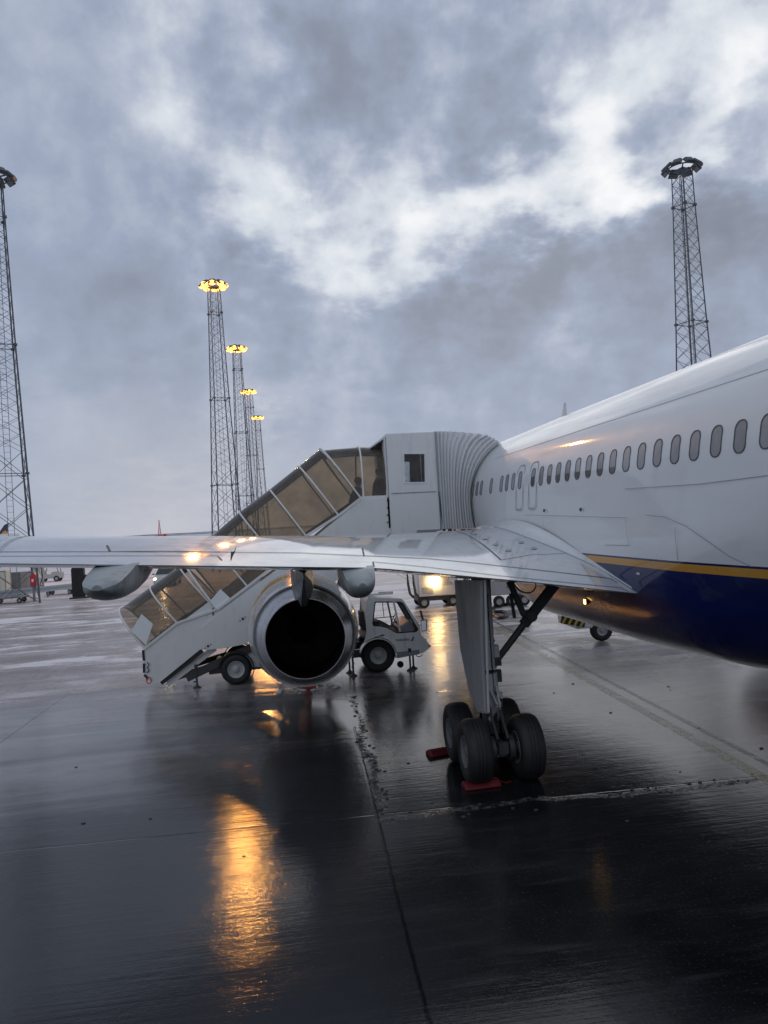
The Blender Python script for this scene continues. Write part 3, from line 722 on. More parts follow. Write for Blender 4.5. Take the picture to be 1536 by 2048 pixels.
# ---- main landing gear
def wheel(c, axis, r, w, parent, name='wheel', tread='tread_rubber', rimr=.5, lathe_n=40, rim_m='rim_grey', nb=8):
    c = V(c); ax = V(axis).normalized(); b = MB()
    pr = [(-w*.42, r*rimr), (-w*.47, r*.62), (-w*.5, r*.80), (-w*.44, r*.92), (-w*.33, r*.975), (-w*.22, r*.992)]
    grooves = []
    for gx in (-.14, 0, .14): grooves += [(w*(gx-.012), r), (w*(gx-.008), r*.982), (w*(gx+.008), r*.982), (w*(gx+.012), r)]
    prof = pr+grooves+[(-t, q_) for t, q_ in reversed(pr)]
    b.lathe(c, ax, prof+[(w*.3, r*rimr), (-w*.3, r*rimr), (-w*.42, r*rimr)], lathe_n, capends=False)
    wobj = b.build(name, tread, parent, ang=40)
    b = MB()
    for sg in (-1, 1):
        b.lathe(c, ax*sg, [(w*.42, r*rimr*1.0), (w*.45, r*rimr*.98), (w*.40, r*rimr*.86), (w*.26, r*rimr*.74), (w*.24, r*rimr*.46), (w*.36, r*rimr*.34), (w*.40, r*rimr*.28), (w*.40, .001)], lathe_n, capends=False)
        z = ax*sg; x = z.orthogonal().normalized(); y = z.cross(x)
        for k in range(nb):
            t = 2*pi*k/nb; p = c+z*(w*.24)+(x*cos(t)+y*sin(t))*(r*rimr*.60); b.cyl(p, p+z*(w*.06), r*.03, n=6)
    b.build('rim', rim_m, wobj, ang=40); return wobj
def main_gear(gx, s_):
    YB = 12.62
    b = MB(); top = V((gx-.03*s_, YB-.05, 3.45)); bot = V((gx, YB, .98))
    b.cyl(lerp(top, bot, .0), lerp(top, bot, .70), .16, .15, 24)
    for t in (.30, .52, .70): p = lerp(top, bot, t); q_ = lerp(top, bot, t+.012); b.cyl(p, q_, .17, n=24)
    p, q_ = lerp(top, bot, .74), lerp(top, bot, .95)
    b.cyl(p, q_, .17, .18, 24); b.cyl(q_, bot, .215, .19, 24)
    b.box(lerp(top, bot, .90)+V((.16*s_, -.02, 0)), (.14, .12, .10)); b.box(lerp(top, bot, .60)+V((.17*s_, 0, 0)), (.1, .13, .2))
    gear = b.build('main_gear', 'gear_grey', air, bevel=.004)
    b = MB(); b.cyl(lerp(top, bot, .70), lerp(top, bot, .74), .13, n=24); b.build('oleo_piston', 'dark_metal', gear)
    b = MB(); b.cyl(V((gx, YB-.72, .52)), V((gx, YB+.72, .52)), .11, n=14); b.cyl(bot+V((0, 0, .05)), V((gx, YB, .5)), .13, n=14)
    for yy in (-.57, .57): b.cyl(V((gx-.42, YB+yy, .51)), V((gx+.42, YB+yy, .51)), .07, n=12)
    for yy in (-.57, .57):
        for xx in (-.2, .2): b.cyl(V((gx+xx-.09*(1 if xx > 0 else -1), YB+yy, .51)), V((gx+xx, YB+yy, .51)), .2, n=20)
    b.box((gx, YB-.73, .56), (.16, .1, .18)); b.box((gx, YB-.2, .75), (.16, .18, .16))
    b.cyl(V((gx-.08, YB-.74, .70)), V((gx-.08, YB-.25, 1.15)), .028, n=8); b.cyl(V((gx+.09, YB-.74, .70)), V((gx+.09, YB-.25, 1.15)), .028, n=8)
    b.cyl(V((gx, YB+.7, .6)), V((gx+.1*s_, YB+.35, 1.5)), .035, n=8)
    b.build('bogie_beam', 'dark_metal', gear, bevel=.004)
    # torque links at the back of the leg
    b = MB(); k0 = V((gx+.03, YB-.16, 1.40)); k1 = V((gx+.05, YB-.40, 1.15)); k2 = V((gx+.03, YB-.14, .86))
    for sx in (-.07, .07): b.beam(k0+V((sx, 0, 0)), k1+V((sx*.3, 0, 0)), .03, .06); b.beam(k1+V((sx*.3, 0, 0)), k2+V((sx, 0, 0)), .03, .06)
    b.build('torque_link', 'gear_grey', gear)
    for yy in (-.57, .57):
        for xx in (-.42, .42): wheel((gx+xx, YB+yy, .51), (1, 0, 0), .51, .40, gear, rim_m='dark_rim')
    # side stay to the body, with its folding link and actuator
    b = MB(); a_ = V((gx+.17*s_, YB, 1.80)); k_ = V((gx+.82*s_, YB+.05, 2.50)); e_ = V((gx+1.35*s_, YB+.1, 3.05))
    b.cyl(a_, lerp(a_, k_, .85), .055, .06, 14); b.box(a_, (.12, .2, .14)); b.beam(lerp(a_, k_, .8), e_, .13, .15); b.cyl(k_-V((0, .12, 0)), k_+V((0, .12, 0)), .09, n=14)
    b.box(a_+V((.02*s_, 0, -.25)), (.09, .1, .2))
    b.build('side_stay', 'dark_metal', gear, bevel=.004)
    b = MB(); b.beam(k_+V((-.12*s_, -.04, .02)), V((gx+.42*s_, YB, 3.25)), .075, .09); b.beam(k_+V((-.26*s_, .06, -.02)), V((gx+.50*s_, YB+.06, 2.9)), .05, .05)
    b.build('lock_link', 'dark_metal', gear, bevel=.003)
    b = MB()
    hp = [V((gx+.50*s_, YB-.1, 3.1)), V((gx+.62*s_, YB-.14, 2.86)), V((gx+.86*s_, YB-.12, 2.86)), V((gx+.90*s_, YB-.1, 3.02))]; b.tube([hp[0]*(1-t)**3+hp[1]*3*t*(1-t)**2+hp[2]*3*t*t*(1-t)+hp[3]*t**3 for t in [i/12 for i in range(13)]], .012, 6)
    b.cyl(top+V((-.12*s_, -.11, -.6)), bot+V((-.10*s_, -.14, .2)), .012, n=6); b.cyl(top+V((.06*s_, -.14, -.5)), bot+V((.05*s_, -.17, .35)), .010, n=6)
    b.tube([bot+V((.05, -.17, .35)), bot+V((.16, -.26, .2)), bot+V((.12, -.3, .0)), V((gx+.08, YB-.5, .72))], .012, 6)
    b.build('hydraulic_hose', 'black', gear)
    return gear, top, bot, YB
GX = 3.22
gear, gtop, gbot, YB = main_gear(GX, 1); main_gear(2*CX-GX, -1)
# leg door: a tall plate outboard of the leg, running forward
XD = 3.0
dp = [PX(x_, y_, XD) for x_, y_ in ((967,1160), (968,1290), (974,1424), (962,1424), (944,1385), (926,1300), (918,1215), (914,1160))]
def door_to3(u, v_, e): return V((XD+e, u, v_))
b = MB(); b.prism([(p.y, p.z) for p in dp], [], -.05, .05, door_to3)
dr = b.build('gear_door', 'gear_door', air, bevel=.008)
b = MB(); e0, e1 = dp[0], dp[2]; b.cyl(V((XD+.02, e0.y-.02, e0.z)), V((XD+.02, e1.y-.02, e1.z)), .022, n=8); b.build('door_hinge', 'gear_grey', dr)
# nose gear
ng = MB(); ng.cyl((CX, 30.9, 2.6), (CX, 30.7, .5), .10, n=14); ng.cyl((CX-.3, 30.7, .42), (CX+.3, 30.7, .42), .05, n=10); ng.cyl((CX, 30.8, 1.3), (CX, 32.0, 2.6), .05, n=8)
ngo = ng.build('nose_gear', 'gear_grey', air)
for xx in (-.24, .24): wheel((CX+xx, 30.7, .40), (1, 0, 0), .40, .26, ngo)
b = MB(); b.box((CX-.45, 31.2, 1.95), (.03, 1.5, .75)); b.box((CX+.45, 31.2, 1.95), (.03, 1.5, .75)); b.build('nose_gear_door', 'white_paint', ngo)
# small lit lamp on the belly behind the wheel well
p = onskin_px(1175, 1203); pl = MB(); xk = fus_skin_x(p[0], p[1]); pl.box((xk-.02, p[0], p[1]), (.06, .11, .10)); bl = pl.build('belly_light', 'dark_metal', air, bevel=.004)
b = MB(); b.box((xk-.055, p[0], p[1]), (.01, .085, .085)); b.build('lens', 'lens_amber', bl, bevel=.003)

# ------------------------------------------------------------------ PASSENGER STAIRS TRUCK
YN, YF = 21.5, 23.5
st = thing('passenger_stairs', (.6, 22.4, 0), 'white motorised boarding stairs with smoked arched canopy, docked at the airliner', 'boarding stairs')
def P2(px, py, Y=YN): p = PY(px, py, Y); return (p.x, p.z)
xz = lambda u, v_, e: V((u, e, v_))
# chassis frame and running gear
b = MB()
for yy in (21.75, 23.15):
    b.beam((-2.3, yy, .42), (3.6, yy, .62), .14, .22); b.beam((-3.2, yy, .30), (-1.9, yy, .60), .1, .16)
for xx in (-2.1, -.4, 1.0, 3.2): b.beam((xx, 21.75, .52), (xx, 23.15, .52), .12, .14)
b.beam((-2.9, 21.62, .28), (-.4, 21.62, 1.25), .05, .22); b.beam((.2, 21.75, .6), (.2, 22.0, 2.4), .1, .12)
b.cyl((-1.45, 21.6, .42), (-1.45, 23.3, .42), .06, n=10); b.cyl((2.4, 21.7, .47), (2.4, 23.3, .47), .06, n=10)
chs = b.build('chassis', 'dark_metal', st, bevel=.008)
b = MB(); q0, q1 = P2(508, 1310), P2(600, 1345); b.box(((q0[0]+q1[0])/2, 21.72, .62), (q1[0]-q0[0]+.5, .14, .42)); b.build('chassis_skirt', 'stair_white', st, bevel=.02)
# hydraulic scissor arms beneath the flight
b = MB()
for yy in (21.9, 23.1):
    b.beam((-.3, yy, .75), (1.6, yy, 3.3), .12, .16); b.beam((.9, yy, .75), (1.9, yy, 3.5), .1, .14)
b.cyl((-.6, 22.5, .8), (.4, 22.5, 2.6), .09, n=12); b.build('lift_arms', 'gear_grey', st, bevel=.006)
# wheels
def mudguard(c, r, w, a0, a1, name, m_, yy0):
    b = MB(); rings = []; n = 18
    for i in range(n+1):
        t = radians(lerp(a0, a1, i/n)); d = V((cos(t), 0, sin(t))); rings.append([V(c)+d*r+V((0, yy0, 0)), V(c)+d*r+V((0, yy0+w, 0)), V(c)+d*(r+.02)+V((0, yy0+w, 0)), V(c)+d*(r+.02)+V((0, yy0, 0))])
    b.loft(rings, True, True); return b.build(name, m_, st)
for yy in (21.62, 23.25):
    wheel((-1.55, yy, .42), (0, 1, 0), .42, .24, st, rimr=.56, nb=6); wheel((2.40, yy+.05, .48), (0, 1, 0), .48, .26, st, rimr=.50)
mudguard((-1.55, 21.62, .42), .47, .3, -25, 165, 'mudguard', 'black', -.14); mudguard((-1.55, 23.25, .42), .47, .3, -10, 165, 'mudguard', 'black', -.14)
# flight sides: lower and upper telescoping cheeks
lower = [P2(*q_) for q_ in ((290,1299), (413,1207), (470,1162), (520,1122), (520,1205), (410,1299), (400,1299), (318,1366), (304,1365), (289,1350), (286,1300))]
upper = [P2(*q_) for q_ in ((404,1255), (436,1226), (560,1134), (640,1066), (723,998), (781,994), (784,1063), (770,1090), (640,1185), (512,1274), (489,1288), (455,1295), (412,1300), (405,1296))]
for Y0, nm in ((YN, 0), (YF, 1)):
    sg = 1 if nm == 0 else -1
    b = MB(); b.prism(lower, [], Y0+.0, .04*sg, xz); lp = b.build('side_panel', 'stair_white', st, bevel=.006)
    b = MB(); b.prism(upper, [], Y0-.05*sg, .045*sg, xz); up_ = b.build('side_panel', 'stair_white', st, bevel=.006)
    if nm == 0:
        b = MB()
        for q_, r in (((416,1292), .032), ((410.5,1296), .014), ((421.5,1288.5), .014), ((485.5,1237.5), .032), ((480,1241.5), .014), ((490.5,1234), .014)):
            p = PY(q_[0], q_[1], YN-.05); b.cyl(p, p-V((0, .02, 0)), r, n=14)
        for k in range(4): p = PY(778, 1001+k*14.5, YN-.05); b.cyl(p+V((-.04, 0, 0)), p+V((-.04, -.02, 0)), .022, n=10)
        b.build('bolt_heads', 'black', up_)
        b = MB(); p = PY(426, 1223, YN-.02); b.box(p+V((0, 0, 0)), (.03, .02, .2)); b.build('slot', 'black', lp)
# lower end detail: rubber edge, rope loop, hand-holds
b = MB(); e_ = [PY(x_, y_, YN-.01) for x_, y_ in ((286,1298), (288,1325), (288,1349), (297,1358))]
for i in range(3): b.beam(lerp(e_[i], e_[i+1], .08), lerp(e_[i], e_[i+1], .85), .03, .06)
b.build('rubber_edge', 'black', st)
b = MB(); c_ = PY(298, 1361, YN-.03); b.tube([c_+V((.06*cos(t), 0, .09*sin(t))) for t in [2*pi*k/12 for k in range(12)]], .012, 6, closed=True); b.build('red_loop', 'red_box', st)
b = MB(); c_ = PY(296, 1335, YN-.03); b.tube([c_+V((-.02, 0, .14)), c_+V((.04, -.02, .08)), c_+V((-.02, 0, .0)), c_+V((.03, 0, -.08)), c_+V((-.04, 0, -.14))], .014, 6); b.build('hose', 'black', st)
# dark slide rail along the underside of the lower flight
b = MB(); b.beam(PY(322, 1366, YN+.06), PY(405, 1301, YN+.06), .06, .12); b.build('slide_rail', 'black', st)
b = MB(); b.beam(PY(336, 1367, YN+.2), PY(430, 1296, YN+.2), .1, .16); b.build('slide_rail', 'stair_white', st)
# steps
b = MB(); s0, s1 = V((-3.95, 0, .32)), V((2.12, 0, 4.0)); ns = 21
for i in range(ns):
    a_ = lerp(s0, s1, i/ns); n_ = lerp(s0, s1, (i+1)/ns)
    b.box(((a_.x+n_.x)/2, 22.5, n_.z-.02), (n_.x-a_.x+.03, 1.92, .04)); b.box((a_.x, 22.5, (a_.z+n_.z)/2-.02), (.02, 1.9, n_.z-a_.z))
b.build('steps', 'galv', st)
b = MB(); b.box((3.25, 22.5, 3.94), (2.3, 2.0, .1)); b.build('platform_floor', 'galv', st)
# handrails inside
b = MB()
for yy in (21.62, 23.38):
    pts = [V((-3.9, yy, .9)), V((-3.8, yy, 1.35)), V((2.1, yy, 4.93)), V((2.9, yy, 4.95))]
    b.tube(pts, .022, 8)
b.build('handrail', 'dark_metal', st)
# canopy: stations with bottom point (near wall) and crown point (middle)
YM = (YN+YF)/2
def station(bx, by, tx, ty): return (PY(bx, by, YN+.02), PY(tx, ty, YM))
ST1 = [station(289,1297,243,1216), station(354,1246,303.4,1171.9), station(432,1219,361,1130.5)]
ST2 = [station(434,1219,371,1124), station(495,1173,420,1078), station(558,1124,479,1027), station(612,1072,539,982), station(677,1031,596.4,936.4), station(721.5,996.5,639.5,901)]
ST3 = [station(721.5,996.5,639.5,901), station(727,995,715,894.7), station(774,993,766,895)]
def arch(bt, n=15, w=1.0, lift=0.):
    B_, T_ = bt; o = []; up = T_-V((B_.x, T_.y, B_.z)); up.y = 0
    half = YM-B_.y
    for k in range(n):
        t = pi*k/(n-1); h = sin(t)**.62 if 0 < k < n-1 else 0.; yy = -cos(t); yy = math.copysign(abs(yy)**.80, yy)
        o.append(V((B_.x, 0, B_.z))+V((up.x*h*w, YM+half*yy, up.z*h*w)) + (up.normalized()*lift if 0 < k < n-1 else V((0, 0, 0))))
    return o
def canopy(stations, m_='smoked_glass'):
    for i in range(len(stations)-1):
        A_, B_ = arch(stations[i]), arch(stations[i+1])
        b = MB(); b.loft([[lerp(a_, c_, t) for a_, c_ in zip(A_, B_)] for t in (0, .25, .5, .75, 1)], wrap=False)
        b.build('canopy_panel', m_, st, ang=80)
    for i, s_ in enumerate(stations):
        b = MB(); pts = arch(s_, 25, lift=.012)
        b.tube(pts, .026 if 0 < i else .032, 8); b.build('canopy_rib', 'stair_white', st, ang=60)
ST2s = [(a_+V((0, -.03, 0)), b2_+V((0, 0, .04))) for a_, b2_ in ST2]
canopy(ST1); canopy(ST2s); canopy(ST3[0:1]+ST3[1:])
for yy in (0, 1):
    b = MB()
    def sh(p): return V((p.x, p.y if yy == 0 else 2*YM-p.y, p.z))
    for S_ in (ST1, ST2s, ST3):
        for i in range(len(S_)-1):
            if (S_[i+1][0]-S_[i][0]).length > .05: b.beam(sh(S_[i][0]+V((0, -.03, 0))), sh(S_[i+1][0]+V((0, -.03, 0))), .05, .07)
    b.build('canopy_sill', 'stair_white', st, bevel=.004)
# frosted corner panes at the foot of each canopy half
b = MB(); q_ = [PY(x_, y_, YN-.015) for x_, y_ in ((262,1262), (283,1228), (306,1248), (292,1290))]; b.raw([*q_, *[p+V((0, .01, 0)) for p in q_]], [(0, 1, 2, 3), (7, 6, 5, 4), (0, 4, 5, 1), (1, 5, 6, 2), (2, 6, 7, 3), (3, 7, 4, 0)]); b.build('frosted_sheet', 'frost', st)
b = MB(); q_ = [PY(x_, y_, YN-.015) for x_, y_ in ((418,1204), (441,1178), (462,1198), (437,1224))]; b.raw([*q_, *[p+V((0, .01, 0)) for p in q_]], [(0, 1, 2, 3), (7, 6, 5, 4), (0, 4, 5, 1), (1, 5, 6, 2), (2, 6, 7, 3), (3, 7, 4, 0)]); b.build('frosted_sheet', 'frost', st)
# head box
bx0, bx1 = P2(778, 1000)[0], P2(876, 1000)[0]; zt0, zt1 = P2(777, 870)[1], P2(875, 865)[1]; zb0 = P2(830, 1063)[1]
wn = [P2(*q_) for q_ in ((806,908), (848,908), (849,965), (807,966))]
outer = [(bx0, zb0-.45), (bx0, zt0), (bx1, zt1), (bx1, zb0)]
for Y0 in (YN-.12, YF+.45):
    b = MB(); b.prism(outer, [wn], Y0, .05, xz); hp_ = b.build('head_box_wall', 'stair_white', st, bevel=.004)
    cw_ = (sum(p[0] for p in wn)/4, sum(p[1] for p in wn)/4); big = [(cw_[0]+(p[0]-cw_[0])*1.09, cw_[1]+(p[1]-cw_[1])*1.07) for p in wn]; sm_ = [(cw_[0]+(p[0]-cw_[0])*.96, cw_[1]+(p[1]-cw_[1])*.97) for p in wn]
    b = MB(); b.prism(big, [sm_], Y0-.015, .08, xz)
    fr_ = b.build('window_frame', 'stair_white', hp_)
    b = MB(); b.box(((wn[0][0]+wn[1][0])/2, Y0+.03, (wn[0][1]+wn[2][1])/2), (wn[1][0]-wn[0][0], .01, wn[0][1]-wn[2][1])); b.build('window_pane', 'clear_glass', hp_)
b = MB(); b.box(((bx0+bx1)/2, (YN+YF)/2+.18, (zt0+zt1)/2-.005), (bx1-bx0-.004, YF-YN+.56, .05)); b.build('head_box_roof', 'stair_white', st, bevel=.004)
# sloping hood from the roof toward the canopy crown, door reveal inside
b = MB(); p0, p1 = PY(752, 888, YM), PY(777, 870, YN-.12)
b.raw([V((bx0, YN-.07, zt0-.02)), V((bx0, YF+.45, zt0-.02)), V((bx0-.42, YF+.1, zt0-.28)), V((bx0-.42, YN+.5, zt0-.28)), V((bx0, YN-.07, zt0-.07)), V((bx0, YF+.45, zt0-.07)), V((bx0-.42, YF+.1, zt0-.33)), V((bx0-.42, YN+.5, zt0-.33))], [(0, 1, 2, 3), (4, 7, 6, 5), (0, 3, 7, 4), (3, 2, 6, 7), (2, 1, 5, 6)]); b.build('hood', 'stair_white', st)
b = MB(); b.box((bx0-.03, YN+.25, (zt0+4.0)/2), (.05, .6, zt0-4.1)); b.box((bx0-.03, YF+.12, (zt0+4.0)/2), (.05, .6, zt0-4.1)); b.build('head_box_wall', 'stair_white', st)
b = MB(); x_, y0_ = P2(877, 983); b.beam((x_-.02, YN-.135, P2(877, 983)[1]), (x_+.05, YN-.135, P2(883, 1060)[1]), .03, .02); b.beam(PY(783, 987, YN-.13), PY(872, 983, YN-.13), .012, .012); b.build('panel_seam', 'seam', st)
b = MB(); b.beam(PY(834, 1062, YN-.14), PY(881, 1060, YN-.14), .05, .05); b.build('sill_bar', 'grey_sill', st)
# bellows reaching to the body
b = MB(); NP = 26; NZ = 20; z0b, z1b = P2(900, 1058)[1], zt1+.02
XM_ = fus_skin_x(21.5, 5.0)
def bel(t, q_, Y, zig, i):
    zt_ = z1b-.42*t**2.6
    z = lerp(z0b, zt_, q_); xs = fus_skin_x(21.5, z)-.02
    return V((lerp(bx1, XM_, t)+(xs-XM_)*t**2.2, Y+zig, z))
rows = []; jit = [random.uniform(.7, 1.25) for _ in range(NP+1)]
for i in range(NP+1):
    t = i/NP; zg = (.06 if i % 2 else -.06)*jit[i]; row = []
    for k in range(NZ+1): row.append(bel(t, k/NZ, YN-.12, zg, i))
    last = row[-1]
    for k in range(1, 9): row.append(V((last.x, lerp(YN-.12, YF+.5, k/8), last.z+(.055 if i % 2 else -.02)*jit[i]+.03*sin(pi*k/8))))
    for k in range(NZ, -1, -2): row.append(bel(t, k/NZ, YF+.5, -zg, i))
    rows.append(row)
b.loft(rows, wrap=False); bl_ = b.build('bellows', 'bellows', st, ang=20)
b = MB()
for yy in (YN-.14,):
    pts = [V((fus_skin_x(21.4, z)-.03, yy, z)) for z in [lerp(z0b, 6.25, k/20) for k in range(21)]]; b.tube(pts, .022, 6)
b.build('bellows_lip', 'dark_metal', bl_)
b = MB()
for k in range(5): p = PY(886+k*13+random.uniform(-3, 3), 1060, YN-.15); b.box(p, (random.uniform(.06, .2), .05, random.uniform(.03, .08)))
b.build('bellows_hem', 'black', bl_)
# cab
cab = [P2(*q_) for q_ in ((737.3,1194.5), (803,1197.5), (807,1201), (839,1250), (842,1269), (857.7,1287.5), (860,1294), (847.6,1305), (836,1308), (793.5,1316))]
fc = P2(755.5, 1313); arc = []
for k in range(0, 13):
    t = radians(lerp(4, 132, k/12)); arc.append((fc[0]+.545*cos(t), fc[1]-.0+.545*sin(t)))
cab += arc[0:]
cab += [P2(*q_) for q_ in ((733,1263), (730,1230), (731.6,1203))]
hole = [P2(*q_) for q_ in ((749,1204), (753,1203), (800,1203), (806,1206), (835.4,1256), (836,1261), (831,1264.5), (793,1267), (784,1261.5), (773,1256), (762,1253.5), (747,1252.5), (744.5,1248), (744.5,1246))]
for Y0 in (YN-.02, YN+1.55):
    b = MB(); b.prism(cab, [hole], Y0, .05, xz); cs = b.build('cab_side', 'truck_white', st, bevel=.01)
    b = MB(); n = len(hole)
    for i in range(n): a_, c_ = hole[i], hole[(i+1) % n]; b.beam((a_[0], Y0+.02, a_[1]), (c_[0], Y0+.02, c_[1]), .022, .065)
    b.build('window_seal', 'black', cs)
    b = MB(); d0, d1 = P2(787, 1203), P2(800, 1263); b.beam((d0[0], Y0+.02, d0[1]), (d1[0], Y0+.02, d1[1]), .055, .05)
    b.build('door_post', 'truck_white', cs)
    if Y0 < 22:
        b = MB(); d0, d1, d2 = P2(765, 1206), P2(768, 1234), P2(745, 1237); b.beam((d0[0], Y0+.02, d0[1]), (d1[0], Y0+.02, d1[1]), .015, .02); b.beam((d2[0], Y0+.02, d2[1]), (P2(787, 1233)[0], Y0+.02, P2(787, 1233)[1]), .018, .02); b.build('sliding_pane_frame', 'black', cs)
def cab_sheet(pl, name, m_, th=.03, y0=YN+.03, y1=YN+1.55, bev=.006):
    b = MB()
    for i in range(len(pl)-1):
        a_, c_ = pl[i], pl[i+1]; t = V((c_[0]-a_[0], 0, c_[1]-a_[1])).normalized(); n_ = V((-t.z, 0, t.x))*th
        a3, c3 = V((a_[0], 0, a_[1])), V((c_[0], 0, c_[1])); vs = []
        for yy in (y0, y1):
            for p in (a3, c3, c3-n_, a3-n_): vs.append(V((p.x, yy, p.z)))
        b.raw(vs, [(0, 1, 2, 3), (7, 6, 5, 4), (0, 4, 5, 1), (1, 5, 6, 2), (2, 6, 7, 3), (3, 7, 4, 0)])
    return b.build(name, m_, st, bevel=bev)
cab_sheet([cab[0], cab[1], cab[2]], 'cab_roof', 'truck_white')
cab_sheet([cab[3], cab[4], cab[5], cab[6], cab[7]], 'cab_nose', 'truck_white')
cab_sheet([cab[2], cab[3]], 'windscreen', 'clear_glass', .01, bev=0)
cab_sheet([(cab[-1][0], cab[-1][1]-.6), cab[-1], cab[0]], 'cab_rear', 'truck_white')
b = MB(); rx0, rx1 = cab[0][0], cab[1][0]
b.box(((rx0+rx1)/2-.12, YN+.4, cab[0][1]+.05), (.75, .5, .06)); b.cyl((rx0+.3, YN+.2, cab[0][1]+.1), (rx1-.2, YN+.2, cab[0][1]+.08), .02, n=8); b.build('roof_rack', 'truck_white', st, bevel=.01)
# floor, seat, wheel, dash
b = MB(); b.box((2.62, YN+.78, 1.02), (1.3, 1.5, .06)); b.box((2.25, YN+.5, 1.32), (.5, .55, .22)); b.box((2.02, YN+.5, 1.50), (.14, .5, .45)); b.build('seat', 'interior', st, bevel=.03)
b = MB(); sc_ = PY(788, 1238, YN+.5); b.tube([sc_+V((.10*sin(t)*.9, .19*cos(t), .17*sin(t))) for t in [2*pi*k/20 for k in range(20)]], .014, 6, closed=True); b.cyl(sc_, sc_+V((.22, 0, -.35)), .02, n=8); b.build('steering_wheel', 'black', st)
b = MB(); dd_ = P2(806, 1250); b.box((dd_[0]+.12, YN+.75, dd_[1]-.14), (.42, 1.3, .34), Matrix.Rotation(radians(-30), 3, 'Y')); b.build('dashboard', 'grey_sill', st, bevel=.04)
# front wheel arch flare, sills, lamps, mirror, jacks
mudguard((fc[0], 21.5, fc[1]), .50, .34, -8, 165, 'wheel_arch', 'truck_white', -.10)
b = MB(); sp = [P2(*q_) for q_ in ((793,1304), (838,1299), (838,1308), (795,1316))]; b.prism(sp, [], YN-.045, .02, xz); b.build('sill_strip', 'grey_sill', st)
b = MB(); c_ = PY(849, 1281, YN+.15); b.ball(c_, .09, 8, (.7, 1, .7)); b.build('headlight', 'frost', st)
b = MB(); c_ = PY(859, 1291, YN+.0); b.box(c_, (.06, .08, .05)); b.build('indicator_lamp', 'cone_red', st)
b = MB(); mc = PY(848, 1251, YN-.35); b.box(mc, (.035, .20, .32), Matrix.Rotation(radians(-62), 3, 'Z')); arm_s = V((cab[3][0], YN, cab[3][1])); b.cyl(arm_s, mc, .014, n=6); mo = b.build('mirror', 'dark_metal', st, bevel=.01)
b = MB(); b.box(mc+V((-.012, -.024, 0)), (.01, .17, .28), Matrix.Rotation(radians(-62), 3, 'Z')); b.build('mirror_glass', 'mirror', mo)
b = MB(); mc2 = PY(843.5, 1231, YN-.33); b.box(mc2, (.05, .12, .30), Matrix.Rotation(radians(-12), 3, 'Y')); b.build('mirror', 'red_rubber' if False else 'dark_metal', st, bevel=.02)
def jack(x_, y_, z1=.5):
    b = MB(); b.cyl((x_, y_, .04), (x_, y_, z1), .028, n=10); b.lathe((x_, y_, 0), (0, 0, 1), [(0, .11), (.02, .11), (.05, .05), (.09, .03)], 12); b.box((x_, y_, z1-.04), (.09, .09, .1)); return b.build('stabiliser_jack', 'dark_metal', st)
for q_, Y in ((392, 21.6), (820.5, 21.5), (827, 21.75), (706, 21.4), (699, 21.9)): jack(PY(q_, 1330, Y).x, Y, .62)
b = MB(); b.cyl((PY(800, 1318, 21.7).x, 21.65, .16), (PY(800, 1318, 21.7).x, 21.75, .16), .09, n=14); b.build('jockey_wheel', 'rubber', st)
b = MB(); c_ = PY(838, 1307, YN+.1); b.tube([c_+V((.09*cos(t), 0, .07*sin(t)-.02)) for t in [pi+pi*k/8 for k in range(9)]], .012, 6); b.build('tow_loop', 'black', st)
# hoses / chain hanging behind the front wheel
b = MB()
for k in range(9): c_ = PY(705+(k % 2)*2, 1292+k*7, 21.45); b.ball(c_, .035, 5, (.8, .6, 1.2))
b.build('hanging_chain', 'grey_sill', st)
# lettering and bird mark on the door
def text_mesh(txt, size, loc, rot, name, m_, parent, ext=.002, shear=0.):
    cu = bpy.data.curves.new('txt', 'FONT'); cu.body = txt; cu.size = size; cu.extrude = ext; cu.align_x = 'CENTER'; cu.align_y = 'CENTER'; cu.shear = shear; cu.resolution_u = 2
    o = bpy.data.objects.new('txt', cu); COL.objects.link(o); dg = bpy.context.evaluated_depsgraph_get(); me = bpy.data.meshes.new_from_object(o.evaluated_get(dg))
    bpy.data.objects.remove(o); me.materials.clear(); me.materials.append(M[m_]); no = bpy.data.objects.new(name, me); COL.objects.link(no)
    no.parent = parent; p = parent
    while p.parent: p = p.parent
    no.location = V(loc)-p.location; no.rotation_euler = rot; return no
tp = PY(805.5, 1279, YN-.028); text_mesh('Icelandair', .105, tp, (pi/2, radians(2), 0), 'lettering', 'text_blue', st)
b = MB(); lc = PY(824.5, 1278, YN-.028)
fl = [(-.06, -.05), (.02, -.05), (.05, .05), (.02, .07), (-.0, .03), (-.02, -.02)]; b.prism([(lc.x+u, lc.z+v_) for u, v_ in fl], [], YN-.03, .006, xz); b.build('emblem', 'text_blue', st)
